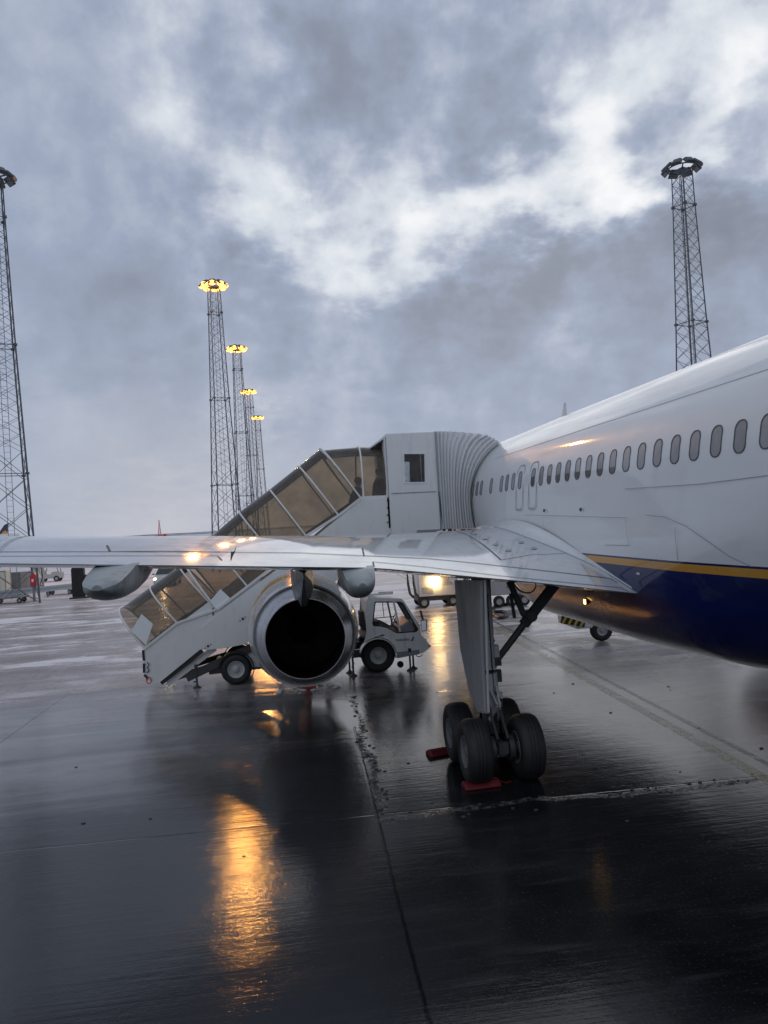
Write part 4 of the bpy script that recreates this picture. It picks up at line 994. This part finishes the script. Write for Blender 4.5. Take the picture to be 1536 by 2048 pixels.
# cab roof carries no beacon; nothing is built here
# ------------------------------------------------------------------ people on the stairs
def skinned(name, joints, edges, m_, parent, sub=1):
    me = bpy.data.meshes.new(name); o0 = parent.location if parent else V((0, 0, 0))
    me.from_pydata([tuple(V(j[:3])) for j in joints], edges, [])
    o = bpy.data.objects.new(name, me); COL.objects.link(o); o.parent = parent
    me.materials.append(M[m_]); sk = o.modifiers.new('skin', 'SKIN'); sk.use_smooth_shade = True
    for i, j in enumerate(joints):
        r = j[3]; r2 = j[4] if len(j) > 4 else r; me.skin_vertices[0].data[i].radius = (r, r2); me.skin_vertices[0].data[i].use_root = (i == 0)
    s_ = o.modifiers.new('sub', 'SUBSURF'); s_.levels = sub; s_.render_levels = sub; return o
def person(loc, yaw, label, jacket, trousers, step=.0, lean=0., hood=False, hair='hair', arm=.2, long=False):
    t = thing('person', loc, label, 'person', 'passengers on the boarding stairs'); t.rotation_euler = (0, 0, yaw); L = lean
    # one continuous body: pelvis root
    J = [(0, 0, .95, .13, .11), (0, L*.3, 1.15, .13, .10), (0, L*.7, 1.38, .16, .11), (0, L, 1.49, .065), (0, L*1.1+.01, 1.58, .06), (0, L*1.15+.02, 1.67, .085, .095), (0, L*1.2, 1.74, .06, .07)]
    E = [(i, i+1) for i in range(6)]
    for sx in (-1, 1):
        b0 = len(J); fy = step*sx
        J += [(sx*.19, L, 1.42, .055), (sx*.25, L-.03+arm*.1, 1.16, .045), (sx*.22, L+arm, .98, .035), (sx*.21, L+arm+.07, .93, .03)]; E += [(2, b0), (b0, b0+1), (b0+1, b0+2), (b0+2, b0+3)]
        for f in range(4): J.append((sx*.21+(f-1.5)*.02, L+arm+.135-.008*abs(f-1.5), .90-.01*(f % 2), .009)); E.append((b0+3, len(J)-1))
        J.append((sx*.18, L+arm+.10, .94, .010)); E.append((b0+3, len(J)-1))
        b0 = len(J); J += [(sx*.09, .0, .86, .085), (sx*.10, fy*.5+.02, .48, .058), (sx*.10, fy, .09, .042), (sx*.10, fy+.14, .04, .04)]; E += [(0, b0), (b0, b0+1), (b0+1, b0+2), (b0+2, b0+3)]
    skinned('body', J, E, 'skin', t, 2)
    Jk = [(0, 0, .88, .22, .20), (0, L*.3, 1.12, .21, .19), (0, L*.7, 1.36, .24, .19), (0, L, 1.50, .12)]; Ek = [(0, 1), (1, 2), (2, 3)]
    if long: Jk.append((0, -.04, .50, .27, .26)); Ek.append((0, 4))
    for sx in (-1, 1): b0 = len(Jk); Jk += [(sx*.20, L, 1.42, .08), (sx*.27, L-.03+arm*.1, 1.16, .066), (sx*.225, L+arm, 1.0, .052)]; Ek += [(2, b0), (b0, b0+1), (b0+1, b0+2)]
    skinned('jacket', Jk, Ek, jacket, t, 2)
    Jt = [(0, 0, .93, .15, .13)]; Et = []
    for sx in (-1, 1): b0 = len(Jt); fy = step*sx; Jt += [(sx*.095, 0, .84, .105), (sx*.10, fy*.5+.02, .48, .078), (sx*.10, fy, .12, .062)]; Et += [(0, b0), (b0, b0+1), (b0+1, b0+2)]
    skinned('trousers', Jt, Et, trousers, t, 2)
    b = MB(); b.ball((0, L*1.15-.015, 1.70), .112, 9, (.92, 1.05, 1.0)); h_ = b.build('hood' if hood else 'hair', jacket if hood else hair, t, local=True)
    f = MB(); f.ball((0, L*1.15+.03, 1.665), .082, 9, (.82, .85, 1.15)); f.cyl((0, L*1.15+.09, 1.66), (0, L*1.15+.125, 1.645), .014, .010, 6)
    for sx in (-1, 1): f.ball((sx*.085, L*1.15, 1.66), .025, 5, (.4, .8, 1.2))
    f.build('face', 'skin', t, local=True)
    ey = MB()
    for sx in (-1, 1): ey.ball((sx*.03, L*1.15+.097, 1.675), .010, 4)
    ey.box((0, L*1.15+.10, 1.615), (.045, .006, .008)); ey.build('eyes_and_mouth', 'hair', t, local=True); return t
person((2.02, 22.4, 3.78), radians(-90), 'passenger in a long dark brown coat climbing the last canopy steps', 'cloth_brown', 'cloth_dark', .16, .16, long=True)

person((2.72, 22.15, 4.0), radians(-80), 'passenger in black with hood up, standing on the stair platform', 'cloth_dark', 'cloth_dark', .05, .08, hood=True, long=True)
person((3.12, 22.75, 4.0), radians(-95), 'passenger in a grey coat on the platform, nearest the head box', 'cloth_grey', 'cloth_dark', .05, .0)

# ------------------------------------------------------------------ floodlight masts
def build_mast(lit, loc, rz, label, group, H=30.):
    t = thing('floodlight_mast', loc, label, 'light mast', group); t.rotation_euler = (0, 0, rz)
    b = MB(); c4 = [(-1, -1), (1, -1), (1, 1), (-1, 1)]
    hw = lambda z: interp(z, [0, 9, 18, 27, H], [1.40, 1.08, .78, .56, .52])
    levels = [0]; z = 0
    while z < H-1.0: z += 1.9*hw(z)**.55*(1 if z < 9 else .62); levels.append(min(z, H))
    levels[-1] = H-.3
    legr = lambda z: interp(z, [0, H], [.07, .042])
    for sx, sy in c4:
        for i in range(len(levels)-1):
            a_, c_ = levels[i], levels[i+1]; b.cyl((sx*hw(a_), sy*hw(a_), a_), (sx*hw(c_), sy*hw(c_), c_), legr(a_), n=6, caps=False)
        for zj in (9, 18, 27): b.cyl((sx*hw(zj), sy*hw(zj), zj-.08), (sx*hw(zj), sy*hw(zj), zj+.08), .14, n=8)
    for i in range(len(levels)-1):
        a_, c_ = levels[i], levels[i+1]; ha, hc = hw(a_), hw(c_)
        for k in range(4):
            p, q_ = c4[k], c4[(k+1) % 4]
            if (i+k) % 2: p, q_ = q_, p
            b.beam((p[0]*ha, p[1]*ha, a_), (q_[0]*hc, q_[1]*hc, c_), .038 if a_ < 10 else .026)
            if a_ >= 9 or True: b.beam((q_[0]*ha, q_[1]*ha, a_), (p[0]*hc, p[1]*hc, c_), .034 if a_ < 10 else .022)
    for zj in (9, 18, 27):
        h_ = hw(zj)
        for k in range(4): p, q_ = c4[k], c4[(k+1) % 4]; b.beam((p[0]*h_, p[1]*h_, zj), (q_[0]*h_, q_[1]*h_, zj), .05)
    b.build('lattice', 'galv_dark', t, smooth=False, local=True)
    b = MB()
    for sx in (-.2, .2): b.beam((sx, .1, .3), (sx, .1, H-.6), .035)
    z = .5
    while z < H-.7: b.beam((-.2, .1, z), (.2, .1, z), .02); z += .42
    b.build('ladder', 'galv', t, smooth=False, local=True)
    b = MB(); n = 24; b.tube([(1.05*cos(2*pi*k/n), 1.05*sin(2*pi*k/n), H-.1) for k in range(n)], .05, 6, closed=True)
    for k in range(4): a_ = pi/4+k*pi/2; b.beam((0, 0, H-.15), (1.05*cos(a_), 1.05*sin(a_), H-.1), .08)
    b.box((0, 0, H-.25), (1.0, 1.0, .06)); b.build('head_frame', 'galv_dark', t, local=True)
    nl = 8
    for k in range(nl):
        a_ = 2*pi*(k+.5)/nl; c_ = V((1.22*cos(a_), 1.22*sin(a_), H+.02)); R3 = Matrix.Rotation(a_, 3, 'Z') @ Matrix.Rotation(radians(42), 3, 'Y')
        b = MB(); b.loft([[c_+R3 @ V((x_, y_*kk, z_*kk*.0+zz)) for x_, y_ in ((-.34, -.38), (.32, -.38), (.32, .38), (-.34, .38))] for kk, zz, z_ in ((1, -.10, 0), (1, .0, 0), (.6, .12, 0))], True, True)
        fl_ = b.build('floodlight', 'lamp_dark', t, bevel=.01, local=True)
        b = MB(); b.box(c_+R3 @ V((0, 0, -.115)), (.56, .66, .03), R3)
        # lit lamps get an added glowing bowl, standing in for their glare
        b.ball(c_+R3 @ V((.05, 0, -.13)), .40, 8, (.9, 1.0, .6)) if lit else None
        b.build('lens', 'lens_lit' if lit else 'lens_off', fl_, local=True)
    return t
mo = lambda px, py: (lambda d: CAM+d*((30-CAMZ)/d.z))(ray(px, py))
gp = 'tall lattice floodlight masts round the apron'
m1 = mo(427, 570)
mast_lit = build_mast(True, (m1.x, m1.y, 0), radians(20), 'tallest-looking lit lattice mast, front of the row of four with orange lamps', gp)
mast_off = build_mast(False, (mo(-14, 352).x, mo(-14, 352).y, 0), radians(24), 'unlit lattice mast cut by the left edge, beside the guard rail', gp)
lit = [mast_lit]
for (q_, rz, lab) in (((473, 697), 12, 'second lit lattice mast of the row, just behind the tallest-looking one'), ((497, 783), 30, 'third lit lattice mast of the row of four with orange lamps'), ((515, 835), 8, 'last and smallest-looking lit lattice mast of the row of four')):
    c_ = copy_tree(mast_lit); p = mo(*q_); c_.location = (p.x, p.y, 0); c_.rotation_euler = (0, 0, radians(rz)); c_['label'] = lab; lit.append(c_)
c_ = copy_tree(mast_off); p = mo(1363, 335); c_.location = (p.x, p.y, 0); c_.rotation_euler = (0, 0, radians(22)); c_['label'] = 'unlit lattice mast rising behind the airliner roof against bright cloud'
for i, m_ in enumerate(lit):
    rz = m_.rotation_euler.z
    ld = bpy.data.lights.new('mast_lamp', 'SPOT'); ld.energy = [5600, 5600, 5600, 6500][i]; ld.color = (1, .43, .09); ld.shadow_soft_size = .5; ld.spot_size = radians(150); ld.spot_blend = .5
    lo = bpy.data.objects.new('mast_lamp', ld); COL.objects.link(lo); lo.parent = m_
    loc = Matrix.Rotation(-rz, 3, 'Z') @ V((0, -1.9, 29.9)); lo.location = loc
    lo.rotation_euler = (Matrix.Rotation(-rz, 3, 'Z') @ V((0, .75, .66))).to_track_quat('Z', 'Y').to_euler()
# ------------------------------------------------------------------ ground power cart with work lamp, under the wing
gc = PZ(862, 1216)
gpu = thing('ground_power_unit', (gc.x, gc.y, 0), 'white wheeled ground power unit with a blazing work lamp, seen under the wing', 'ground power unit')
b = MB(); prof = [(-.55, .55), (1.35, .55), (1.35, 1.8), (1.2, 1.95), (-.4, 1.95), (-.55, 1.8)]; b.prism([(gc.x+u, v_) for u, v_ in prof], [], gc.y, 1.5, xz); gb = b.build('housing', 'stair_white', gpu, bevel=.05)
b = MB(); b.box((gc.x-.1, gc.y-.01, .85), (.5, .02, .3)); b.box((gc.x+.8, gc.y-.01, 1.3), (.6, .02, .5)); b.build('grille', 'container', gb)
b = MB(); b.box((gc.x+.4, gc.y+.7, .45), (2.0, 1.3, .22)); b.beam((gc.x+1.1, gc.y+.6, .5), (gc.x+2.3, gc.y+.4, .35), .08); b.build('chassis', 'dark_metal', gpu, bevel=.02)
for xx in (-.3, 1.1):
    for yy in (.1, 1.4): wheel((gc.x+xx, gc.y+yy, .27), (0, 1, 0), .27, .16, gpu, lathe_n=20)
wheel((gc.x+2.2, gc.y+.4, .2), (0, 1, 0), .2, .1, gpu, lathe_n=16)
for k, xx in enumerate((-1.05, -.78)):
    b = MB(); b.tube([(gc.x+xx, gc.y, 1.75), (gc.x+xx+.02, gc.y, 1.2), (gc.x+xx+.08, gc.y, .75), (gc.x+xx+.25, gc.y+.1, .55)], [.03, .06, .06, .05], 8); b.build('fork_arm', 'dark_metal', gpu)
lp_ = PY(870, 1163, gc.y-.1); b = MB(); b.cyl(lp_, lp_+V((0, .1, 0)), .24, .14, 20); lb = b.build('work_lamp', 'dark_metal', gpu)
b = MB(); b.ball(lp_+V((0, -.02, 0)), .27, 10, (1, .4, 1)); b.build('lens', 'lens_white', lb)
ld = bpy.data.lights.new('work_lamp_light', 'SPOT'); ld.spot_size = radians(125); ld.energy = 75; ld.color = (1, .58, .20); ld.shadow_soft_size = .2
lo = bpy.data.objects.new('work_lamp_light', ld); COL.objects.link(lo); lo.parent = lb; lo.location = lp_+V((0, -.12, 0))-gpu.location; lo.rotation_euler = (radians(78), 0, pi)
# ------------------------------------------------------------------ air start trailer and hose behind the main gear
tc = PZ(1012, 1214)
tr_ = thing('service_trailer', (tc.x, tc.y, 0), 'pale box trailer on small black wheels, seen between gear leg and belly', 'trailer')
b = MB(); b.prism([(tc.x+u, v_) for u, v_ in ((-1.4, .55), (1.1, .55), (1.1, 1.9), (.9, 2.05), (-1.4, 2.05))], [], tc.y, 1.6, xz); tb_ = b.build('housing', 'container', tr_, bevel=.05)
b = MB(); b.box((tc.x+.3, tc.y-.01, 1.3), (.4, .02, .9)); b.build('hatch', 'container_dark', tb_)
for xx in (-1.1, -.3, .3, .9): wheel((tc.x+xx, tc.y+.05, .27), (0, 1, 0), .27, .18, tr_, lathe_n=20)
b = MB(); h0 = PZ(1004, 1206); pts = [V((tc.x+.9, tc.y-.1, .9)), PZ(1033, 1200)+V((0, 0, .1)), PZ(1015, 1210)+V((0, 0, .05)), PZ(992, 1213)+V((0, 0, .05)), PZ(988, 1225)+V((0, 0, .05)), PZ(1008, 1226)+V((0, 0, .05)), PZ(1014, 1234)+V((0, 0, .05)), PZ(1000, 1238)+V((0, 0, .05)), PZ(985, 1228)+V((0, 0, .05))]
sm = []
for i in range(len(pts)-1):
    p0, p1, p2, p3 = pts[max(i-1, 0)], pts[i], pts[i+1], pts[min(i+2, len(pts)-1)]
    for k in range(8): t = k/8; sm.append(.5*((2*p1)+(p2-p0)*t+(2*p0-5*p1+4*p2-p3)*t*t+(3*p1-p0-3*p2+p3)*t**3))
b.tube(sm, .075, 8); tag(b.build('supply_hose', 'black'), 'black supply hose looping over the slush beside the gear leg', 'hose')
# ------------------------------------------------------------------ belt loader beyond the belly
bc = PZ(1200, 1283)
bll = thing('belt_loader', (bc.x, bc.y, 0), 'low white belt loader with striped black and yellow bumper, beyond the belly', 'belt loader')
b = MB(); b.prism([(bc.x+u, v_) for u, v_ in ((-.75, .45), (4.8, .35), (4.8, .95), (.8, 1.05), (-.1, .95), (-.75, .75))], [], bc.y, 1.7, xz); b.build('body', 'truck_white', bll, bevel=.04)
b = MB(); p = PY(1146, 1243, bc.y-.08); b.box(p, (.8, .06, .24), Matrix.Rotation(radians(14), 3, 'Y')); bp = b.build('bumper', 'black', bll, bevel=.01)
b = MB()
for k in range(4): b.box(p+Matrix.Rotation(radians(14), 3, 'Y') @ V((-.3+.2*k, -.034, 0)), (.07, .008, .24), Matrix.Rotation(radians(14), 3, 'Y') @ Matrix.Rotation(radians(20), 3, 'Y'))
b.build('chevrons', 'yellow_stripe', bp)
for xx in (.1, 3.6): wheel((bc.x+xx, bc.y+.1, .36), (0, 1, 0), .36, .26, bll, lathe_n=28)
b = MB(); b.beam((bc.x-.6, bc.y+.9, 1.0), (bc.x+4.6, bc.y+.9, 2.0), .7, .2); b.build('conveyor', 'dark_metal', bll, bevel=.02)

# ------------------------------------------------------------------ chocks and cone
def chock(px, py, yaw, lab):
    p = PZ(px, py); t = thing('wheel_chock', (p.x, p.y, 0), lab, 'wheel chock', 'red wheel chocks at the main gear'); t.rotation_euler = (0, 0, yaw)
    b = MB(); pr = [(-.16, 0), (.15, 0), (.13, .05), (.06, .09), (-.02, .11), (-.10, .085), (-.15, .04)]
    b.prism(pr, [], -.29, .58, lambda u, v_, e: V((e, u, v_))); b.build('block', 'red_rubber', t, bevel=.035, local=True)
    b = MB(); b.tube([(.26, 0, .06), (.33, .03, .03), (.40, -.05, .015), (.5, 0, .015)], .012, 6); b.build('rope', 'red_rubber', t, local=True)
chock(962, 1572, radians(4), 'red wheel chock in front of the near tyre of the main gear'); chock(886, 1506, radians(14), 'red wheel chock poking out left of the far tyre of the main gear')
cp = PZ(616, 1375); cn = thing('traffic_cone', (cp.x, cp.y, 0), 'red traffic cone on the wet apron under the engine', 'traffic cone')
b = MB(); b.lathe(cp, (0, 0, 1), [(.03, .17), (.05, .155), (.30, .105)], 24, capends=False); b.lathe(cp, (0, 0, 1), [(.42, .08), (.62, .035), (.63, .0)], 24, capends=False); b.build('cone_body', 'cone_red', cn)
b = MB(); b.lathe(cp, (0, 0, 1), [(.30, .106), (.42, .081)], 24, capends=False); b.build('white_band', 'cone_white', cn)
b = MB(); b.box(cp+V((0, 0, .02)), (.42, .42, .04)); b.build('base', 'cone_red', cn, bevel=.01)
# crumbs of slush and grit lying about the gear
random.seed(11)
b = MB()
for k in range(150):
    if k < 60: p = V((random.gauss(.98, .07)+.0225*0, random.uniform(11.2, 19), 0)); p.x += .0225*(p.y)
    elif k < 100: p = V((random.uniform(1.1, 7.0), random.gauss(11.0, .16), 0))
    else: p = V((random.uniform(-6, 9), random.uniform(9, 24), 0))
    q_ = random.uniform(.008, .028); b.ball(p+V((0, 0, q_*.3)), q_, 3, (1.5, 1, .6))
tag(b.build('slush_debris', 'ice_grey'), 'crumbs of dirty slush and grit on the wet apron', 'slush', kind='stuff')
# lumps of old ice by the cone
b = MB()
random.seed(3)
for k in range(26):
    a_ = random.uniform(0, 2*pi); r = random.uniform(.15, .75); p = PZ(614, 1378)+V((r*cos(a_)*1.2, r*sin(a_)*.7, 0)); q_ = random.uniform(.02, .06)
    b.ball(p+V((0, 0, q_*.3)), q_, 4, (1.4, 1, .6))
ob = b.build('ice_debris', 'frost'); tag(ob, 'scattered grey lumps of ice round the cone', 'ice', kind='stuff')
# ------------------------------------------------------------------ approaching car
kc = PZ(336, 1170)
car = thing('car', (kc.x, kc.y, 0), 'silver car with headlights on, driving toward the stairs', 'car')
b = MB(); secs = []
for y_, hw_, z0_, z1_ in ((-2.2, .70, .35, .62), (-2.1, .84, .28, .80), (-1.2, .90, .26, .96), (1.8, .90, .26, 1.0), (2.1, .84, .3, .9), (2.2, .75, .4, .8)):
    secs.append([kc+V((sx*hw_*k_, y_, zz)) for sx, k_, zz in ((-1, .9, z0_), (-1, 1, lerp(z0_, z1_, .4)), (-1, .93, z1_-.05), (-1, .75, z1_), (1, .75, z1_), (1, .93, z1_-.05), (1, 1, lerp(z0_, z1_, .4)), (1, .9, z0_))])
b.loft(secs, True, True); b.build('body', 'car_silver', car)
b = MB(); b.loft([[kc+V((sx*w_, y_, z_)) for sx in (-1, 1) for _ in (0,)] for w_, y_, z_ in ((.80, -1.15, .96), (.62, -.35, 1.46), (.62, 1.2, 1.46), (.78, 2.0, .98))], wrap=False)
for sx in (-1, 1): b.raw([kc+V((sx*.80, -1.15, .96)), kc+V((sx*.62, -.35, 1.46)), kc+V((sx*.62, 1.2, 1.46)), kc+V((sx*.78, 2.0, .98))], [(0, 1, 2, 3)])
b.build('windscreen_and_windows', 'auto_glass', car, smooth=False)
b = MB(); b.box(kc+V((0, .42, 1.475)), (1.2, 1.6, .04)); b.build('roof', 'car_silver', car, bevel=.015)
for sx in (-1, 1):
    b = MB(); b.ball(kc+V((sx*.66, -2.14, .66)), .12, 8, (1, .4, .8)); b.build('headlight', 'lens_white', car)
    for yy in (-1.35, 1.35): wheel(kc+V((sx*.78, yy, .31)), (1, 0, 0), .31, .2, car, lathe_n=20)
    b = MB(); b.box(kc+V((sx*1.0, -.75, 1.0)), (.16, .06, .11)); b.build('mirror', 'black', car, bevel=.01)
ld = bpy.data.lights.new('car_light', 'SPOT'); ld.energy = 250; ld.color = (1, .9, .7); ld.spot_size = radians(50); ld.shadow_soft_size = .1
lo = bpy.data.objects.new('car_light', ld); COL.objects.link(lo); lo.parent = car; lo.location = (0, -2.4, .66); lo.rotation_euler = (radians(80), 0, pi)

# ------------------------------------------------------------------ ground equipment by the left-hand mast
def at(px, py): return PZ(px, py)
g0, g1 = at(-60, 1212), at(152, 1188)
gr = thing('guard_rail', (g0.x, g0.y, 0), 'low galvanised guard rail running across the snow at left', 'guard rail')
dv = g1-g0; dvn = dv.normalized(); nv = V((-dvn.y, dvn.x, 0))
b = MB()
for zz, o_ in ((.78, .0), (.50, 0)): b.beam(g0+V((0, 0, zz))-nv*.05, g1+V((0, 0, zz))-nv*.05, .10, .14)
b.beam(g0+V((0, 0, .64)), g1+V((0, 0, .64)), .04, .2)
b.build('rail_beam', 'rail_metal', gr)
for t in (.02, .25, .5, .72, .93): p = lerp(g0, g1, t); b = MB(); b.box(p+V((0, 0, .4))+nv*.08, (.12, .12, .8)); b.build('post', 'galv', gr)
bp_ = at(157, 1197); bo = thing('rubber_bumper', (bp_.x, bp_.y, 0), 'upright black rounded bumper block at the end of the guard rail', 'bumper block')
b = MB(); b.prism([(bp_.x+u, 1.15+v_) for u, v_ in rr(.42, 1.1, .2)], [], bp_.y, .5, xz); b.build('block', 'rubber', bo, bevel=.04)
b = MB(); b.box(bp_+V((.7, .3, 1.0)), (.5, .4, 1.3)); b.box(bp_+V((.1, .2, .05)), (1.4, .7, .1)); b.build('support', 'dark_metal', bo, bevel=.03)
def crate(px, py, w, h, d, m_, nm, lab, cat, lean=0):
    p = at(px, py); t = thing(nm, (p.x, p.y, 0), lab, cat)
    b = MB(); b.prism([(p.x-w/2, .25), (p.x+w/2, .25), (p.x+w/2+lean, .25+h*.6), (p.x+w/2, .25+h), (p.x-w/2, .25+h)], [], p.y, d, xz); bd = b.build('body', m_, t, bevel=.03)
    b = MB()
    for k in (-.5, 0, .5): b.beam((p.x+k*w*.95, p.y-.02, .25), (p.x+k*w*.95, p.y-.02, .25+h), .05)
    b.beam((p.x-w/2, p.y-.02, .28), (p.x+w/2, p.y-.02, .28), .06); b.beam((p.x-w/2, p.y-.02, .22+h), (p.x+w/2, p.y-.02, .22+h), .06); b.build('frame', 'galv', bd)
    b = MB()
    for k in (-.35, .35): b.cyl((p.x+k*w, p.y+.1, .12), (p.x+k*w, p.y+.25, .12), .12, n=12)
    b.build('castor_wheel', 'rubber', t); return t
crate(24, 1192, 1.5, 1.6, 1.5, 'container_dark', 'cargo_container', 'dark grey baggage container behind the guard rail, between pale tent box and second container', 'cargo container')
crate(48, 1186, 1.5, 1.5, 1.5, 'container', 'cargo_container', 'lighter grey baggage container just left of the red cabinet', 'cargo container', .3)
crate(0, 1198, 1.0, 1.9, 1.2, 'cream', 'cargo_container', 'cream coloured box cut by the left edge behind the guard rail', 'cargo container')
p = at(69, 1203); rb = thing('fire_cabinet', (p.x, p.y, 0), 'small red cabinet with white mark beside the grey pillar', 'cabinet')
b = MB(); b.box(p+V((0, 0, 1.50)), (.38, .35, .85)); b.cyl(p+V((0, 0, 1.92)), p+V((0, 0, 2.02)), .14, .08, 12); rbb = b.build('case', 'red_box', rb, bevel=.06)
b = MB(); b.box(p+V((0, -.18, 1.5)), (.13, .02, .2)); b.build('mark', 'frost', rbb); b = MB(); b.box(p+V((0, 0, .54)), (.14, .14, 1.08)); b.build('stand', 'galv', rb)
p = at(80, 1180); pg = thing('equipment_pillar', (p.x, p.y, 0), 'grey equipment pillar with dark cap between red cabinet and tug', 'pillar')
b = MB(); b.box(p+V((-.25, 0, 1.2)), (.55, .5, 2.4)); b.box(p+V((.25, .1, 1.1)), (.18, .2, 2.2)); b.build('column', 'container', pg, bevel=.03)
b = MB(); b.cyl(p+V((-.25, 0, 2.4)), p+V((-.25, 0, 2.62)), .2, .14, 12); b.build('cap', 'black', pg); b = MB(); b.tube([p+V((.2, -.2, 2.0)), p+V((.35, -.25, 1.2)), p+V((.15, -.3, .5)), p+V((.4, -.3, .1))], .04, 6); b.build('cable', 'black', pg)
p = at(98, 1164); tg = thing('baggage_tug', (p.x, p.y, 0), 'small dark grey baggage tug parked on snow right of the pillar', 'tug')
b = MB(); b.prism([(p.x+u, v_) for u, v_ in ((-1.2, .35), (1.2, .35), (1.2, .9), (.5, 1.0), (.3, 1.0), (.2, .75), (-.5, .75), (-.55, 1.15), (-1.2, 1.1))], [], p.y, 1.2, xz); b.build('body', 'container', tg, bevel=.05)
b = MB()
for yy in (.1, 1.1): b.tube([(p.x-.5, p.y+yy, 1.1), (p.x-.45, p.y+yy, 1.7), (p.x+.75, p.y+yy, 1.65), (p.x+.95, p.y+yy, .9)], .04, 6)
b.box((p.x+.1, p.y+.6, 1.72), (1.4, 1.2, .05)); b.build('roll_bar', 'dark_metal', tg)
for xx in (-.75, .75):
    for yy in (.05, 1.15): wheel((p.x+xx, p.y+yy, .3), (0, 1, 0), .3, .2, tg, lathe_n=20)
# dollies along the rail
for k, (px_, py_) in enumerate(((14, 1208), (118, 1190))):
    p = at(px_, py_); t = thing('baggage_dolly', (p.x, p.y, 0), ['low flat dolly in front of the dark container at left edge', 'low flat dolly between the tug and the black bumper block'][k], 'dolly', 'baggage dollies by the rail')
    b = MB(); b.box(p+V((0, .6, .42)), (2.2, 1.3, .10)); b.beam(p+V((1.1, .6, .4)), p+V((1.9, .6, .2)), .06); b.build('deck', 'galv', t, bevel=.01)
    for xx in (-.8, .8):
        for yy in (.1, 1.1): wheel((p.x+xx, p.y+yy, .18), (0, 1, 0), .18, .1, t, lathe_n=16)
# ------------------------------------------------------------------ red beacon mast far off
p = PZ(320, 1077.5); d = (V((p.x, p.y, 0))).normalized()*620; bm_ = thing('beacon_tower', (d.x, d.y, 0), 'tiny red lattice beacon tower on the horizon above the wing', 'beacon tower')
b = MB()
for i in range(8):
    a_, c_ = lerp(2.2, .3, i/8), lerp(2.2, .3, (i+1)/8); z0_, z1_ = 2+i*1.5, 3.5+i*1.5
    for sx in (-1, 1):
        for sy in (-1, 1): b.beam(d+V((sx*a_*.5, sy*a_*.5, z0_)), d+V((sx*c_*.5, sy*c_*.5, z1_)), .22)
    b.beam(d+V((-a_*.5, 0, z0_)), d+V((c_*.5, 0, z1_)), .16); b.beam(d+V((a_*.5, 0, z0_)), d+V((-c_*.5, 0, z1_)), .16)
b.build('lattice', 'red_box', bm_, smooth=False)
b = MB(); b.box(d+V((0, 0, 1.6)), (7.5, 5, 3.4)); b.box(d+V((4, 0, 2.0)), (2, 3, 4.5)); b.build('base_hut', 'red_box', bm_)
b = MB(); b.box(d+V((0, 0, 14.6)), (1.6, 1.6, 1.2)); b.build('lamp_head', 'frost', bm_)
# ------------------------------------------------------------------ another airliner parked far left; only its fin and upper body clear the wing
p = PY(10, 1100, 140); ax_, ay_ = p.x, 140.
a2_ = thing('airliner', (ax_, ay_, 0), 'distant parked airliner at left edge, navy tail with orange disc', 'airliner')
b = MB(); L2 = [(-42, .3, 4.6), (-38, 1.4, 4.2), (-34, 1.85, 4.1), (-8, 1.85, 4.1), (-2, 1.1, 4.9), (2.5, .3, 5.5)]
b.loft([[V((ax_+x_, ay_+r*cos(2*pi*k/24), z_+r*sin(2*pi*k/24))) for k in range(24)] for x_, r, z_ in L2], True, True); b.build('fuselage', 'white_paint', a2_)
fin = [PY(x_, y_, ay_) for x_, y_ in ((-14,1083), (13,1083), (17,1046), (9,1050))]
b = MB(); b.raw([q_+V((0, s2*.15, 0)) for s2 in (-1, 1) for q_ in fin], [(0, 1, 2, 3), (7, 6, 5, 4), (0, 4, 5, 1), (1, 5, 6, 2), (2, 6, 7, 3), (3, 7, 4, 0)]); fo = b.build('tail_fin', 'navy', a2_)
c_ = PY(9, 1066, ay_-.2); b = MB(); b.cyl(c_, c_+V((0, .05, 0)), .42, n=20); b.build('tail_emblem', 'orange_logo', fo)
b = MB(); b.loft([[V((ax_-24+dx, ay_+sy, 3.6+dz_)) for dx, dz_ in ((0, 0), (5, 0), (5, .35), (0, .35))] for sy in (-12, 12)], True, True); b.build('wing', 'wing_grey', a2_)
for dx, dy_ in ((-22, -3), (-22, 3), (-38, 0)):
    b = MB(); b.cyl((ax_+dx, ay_+dy_, 0), (ax_+dx, ay_+dy_, 3), .25, n=8); b.cyl((ax_+dx, ay_+dy_-.4, .5), (ax_+dx, ay_+dy_+.4, .5), .5, n=12); b.build('landing_gear', 'dark_metal', a2_)
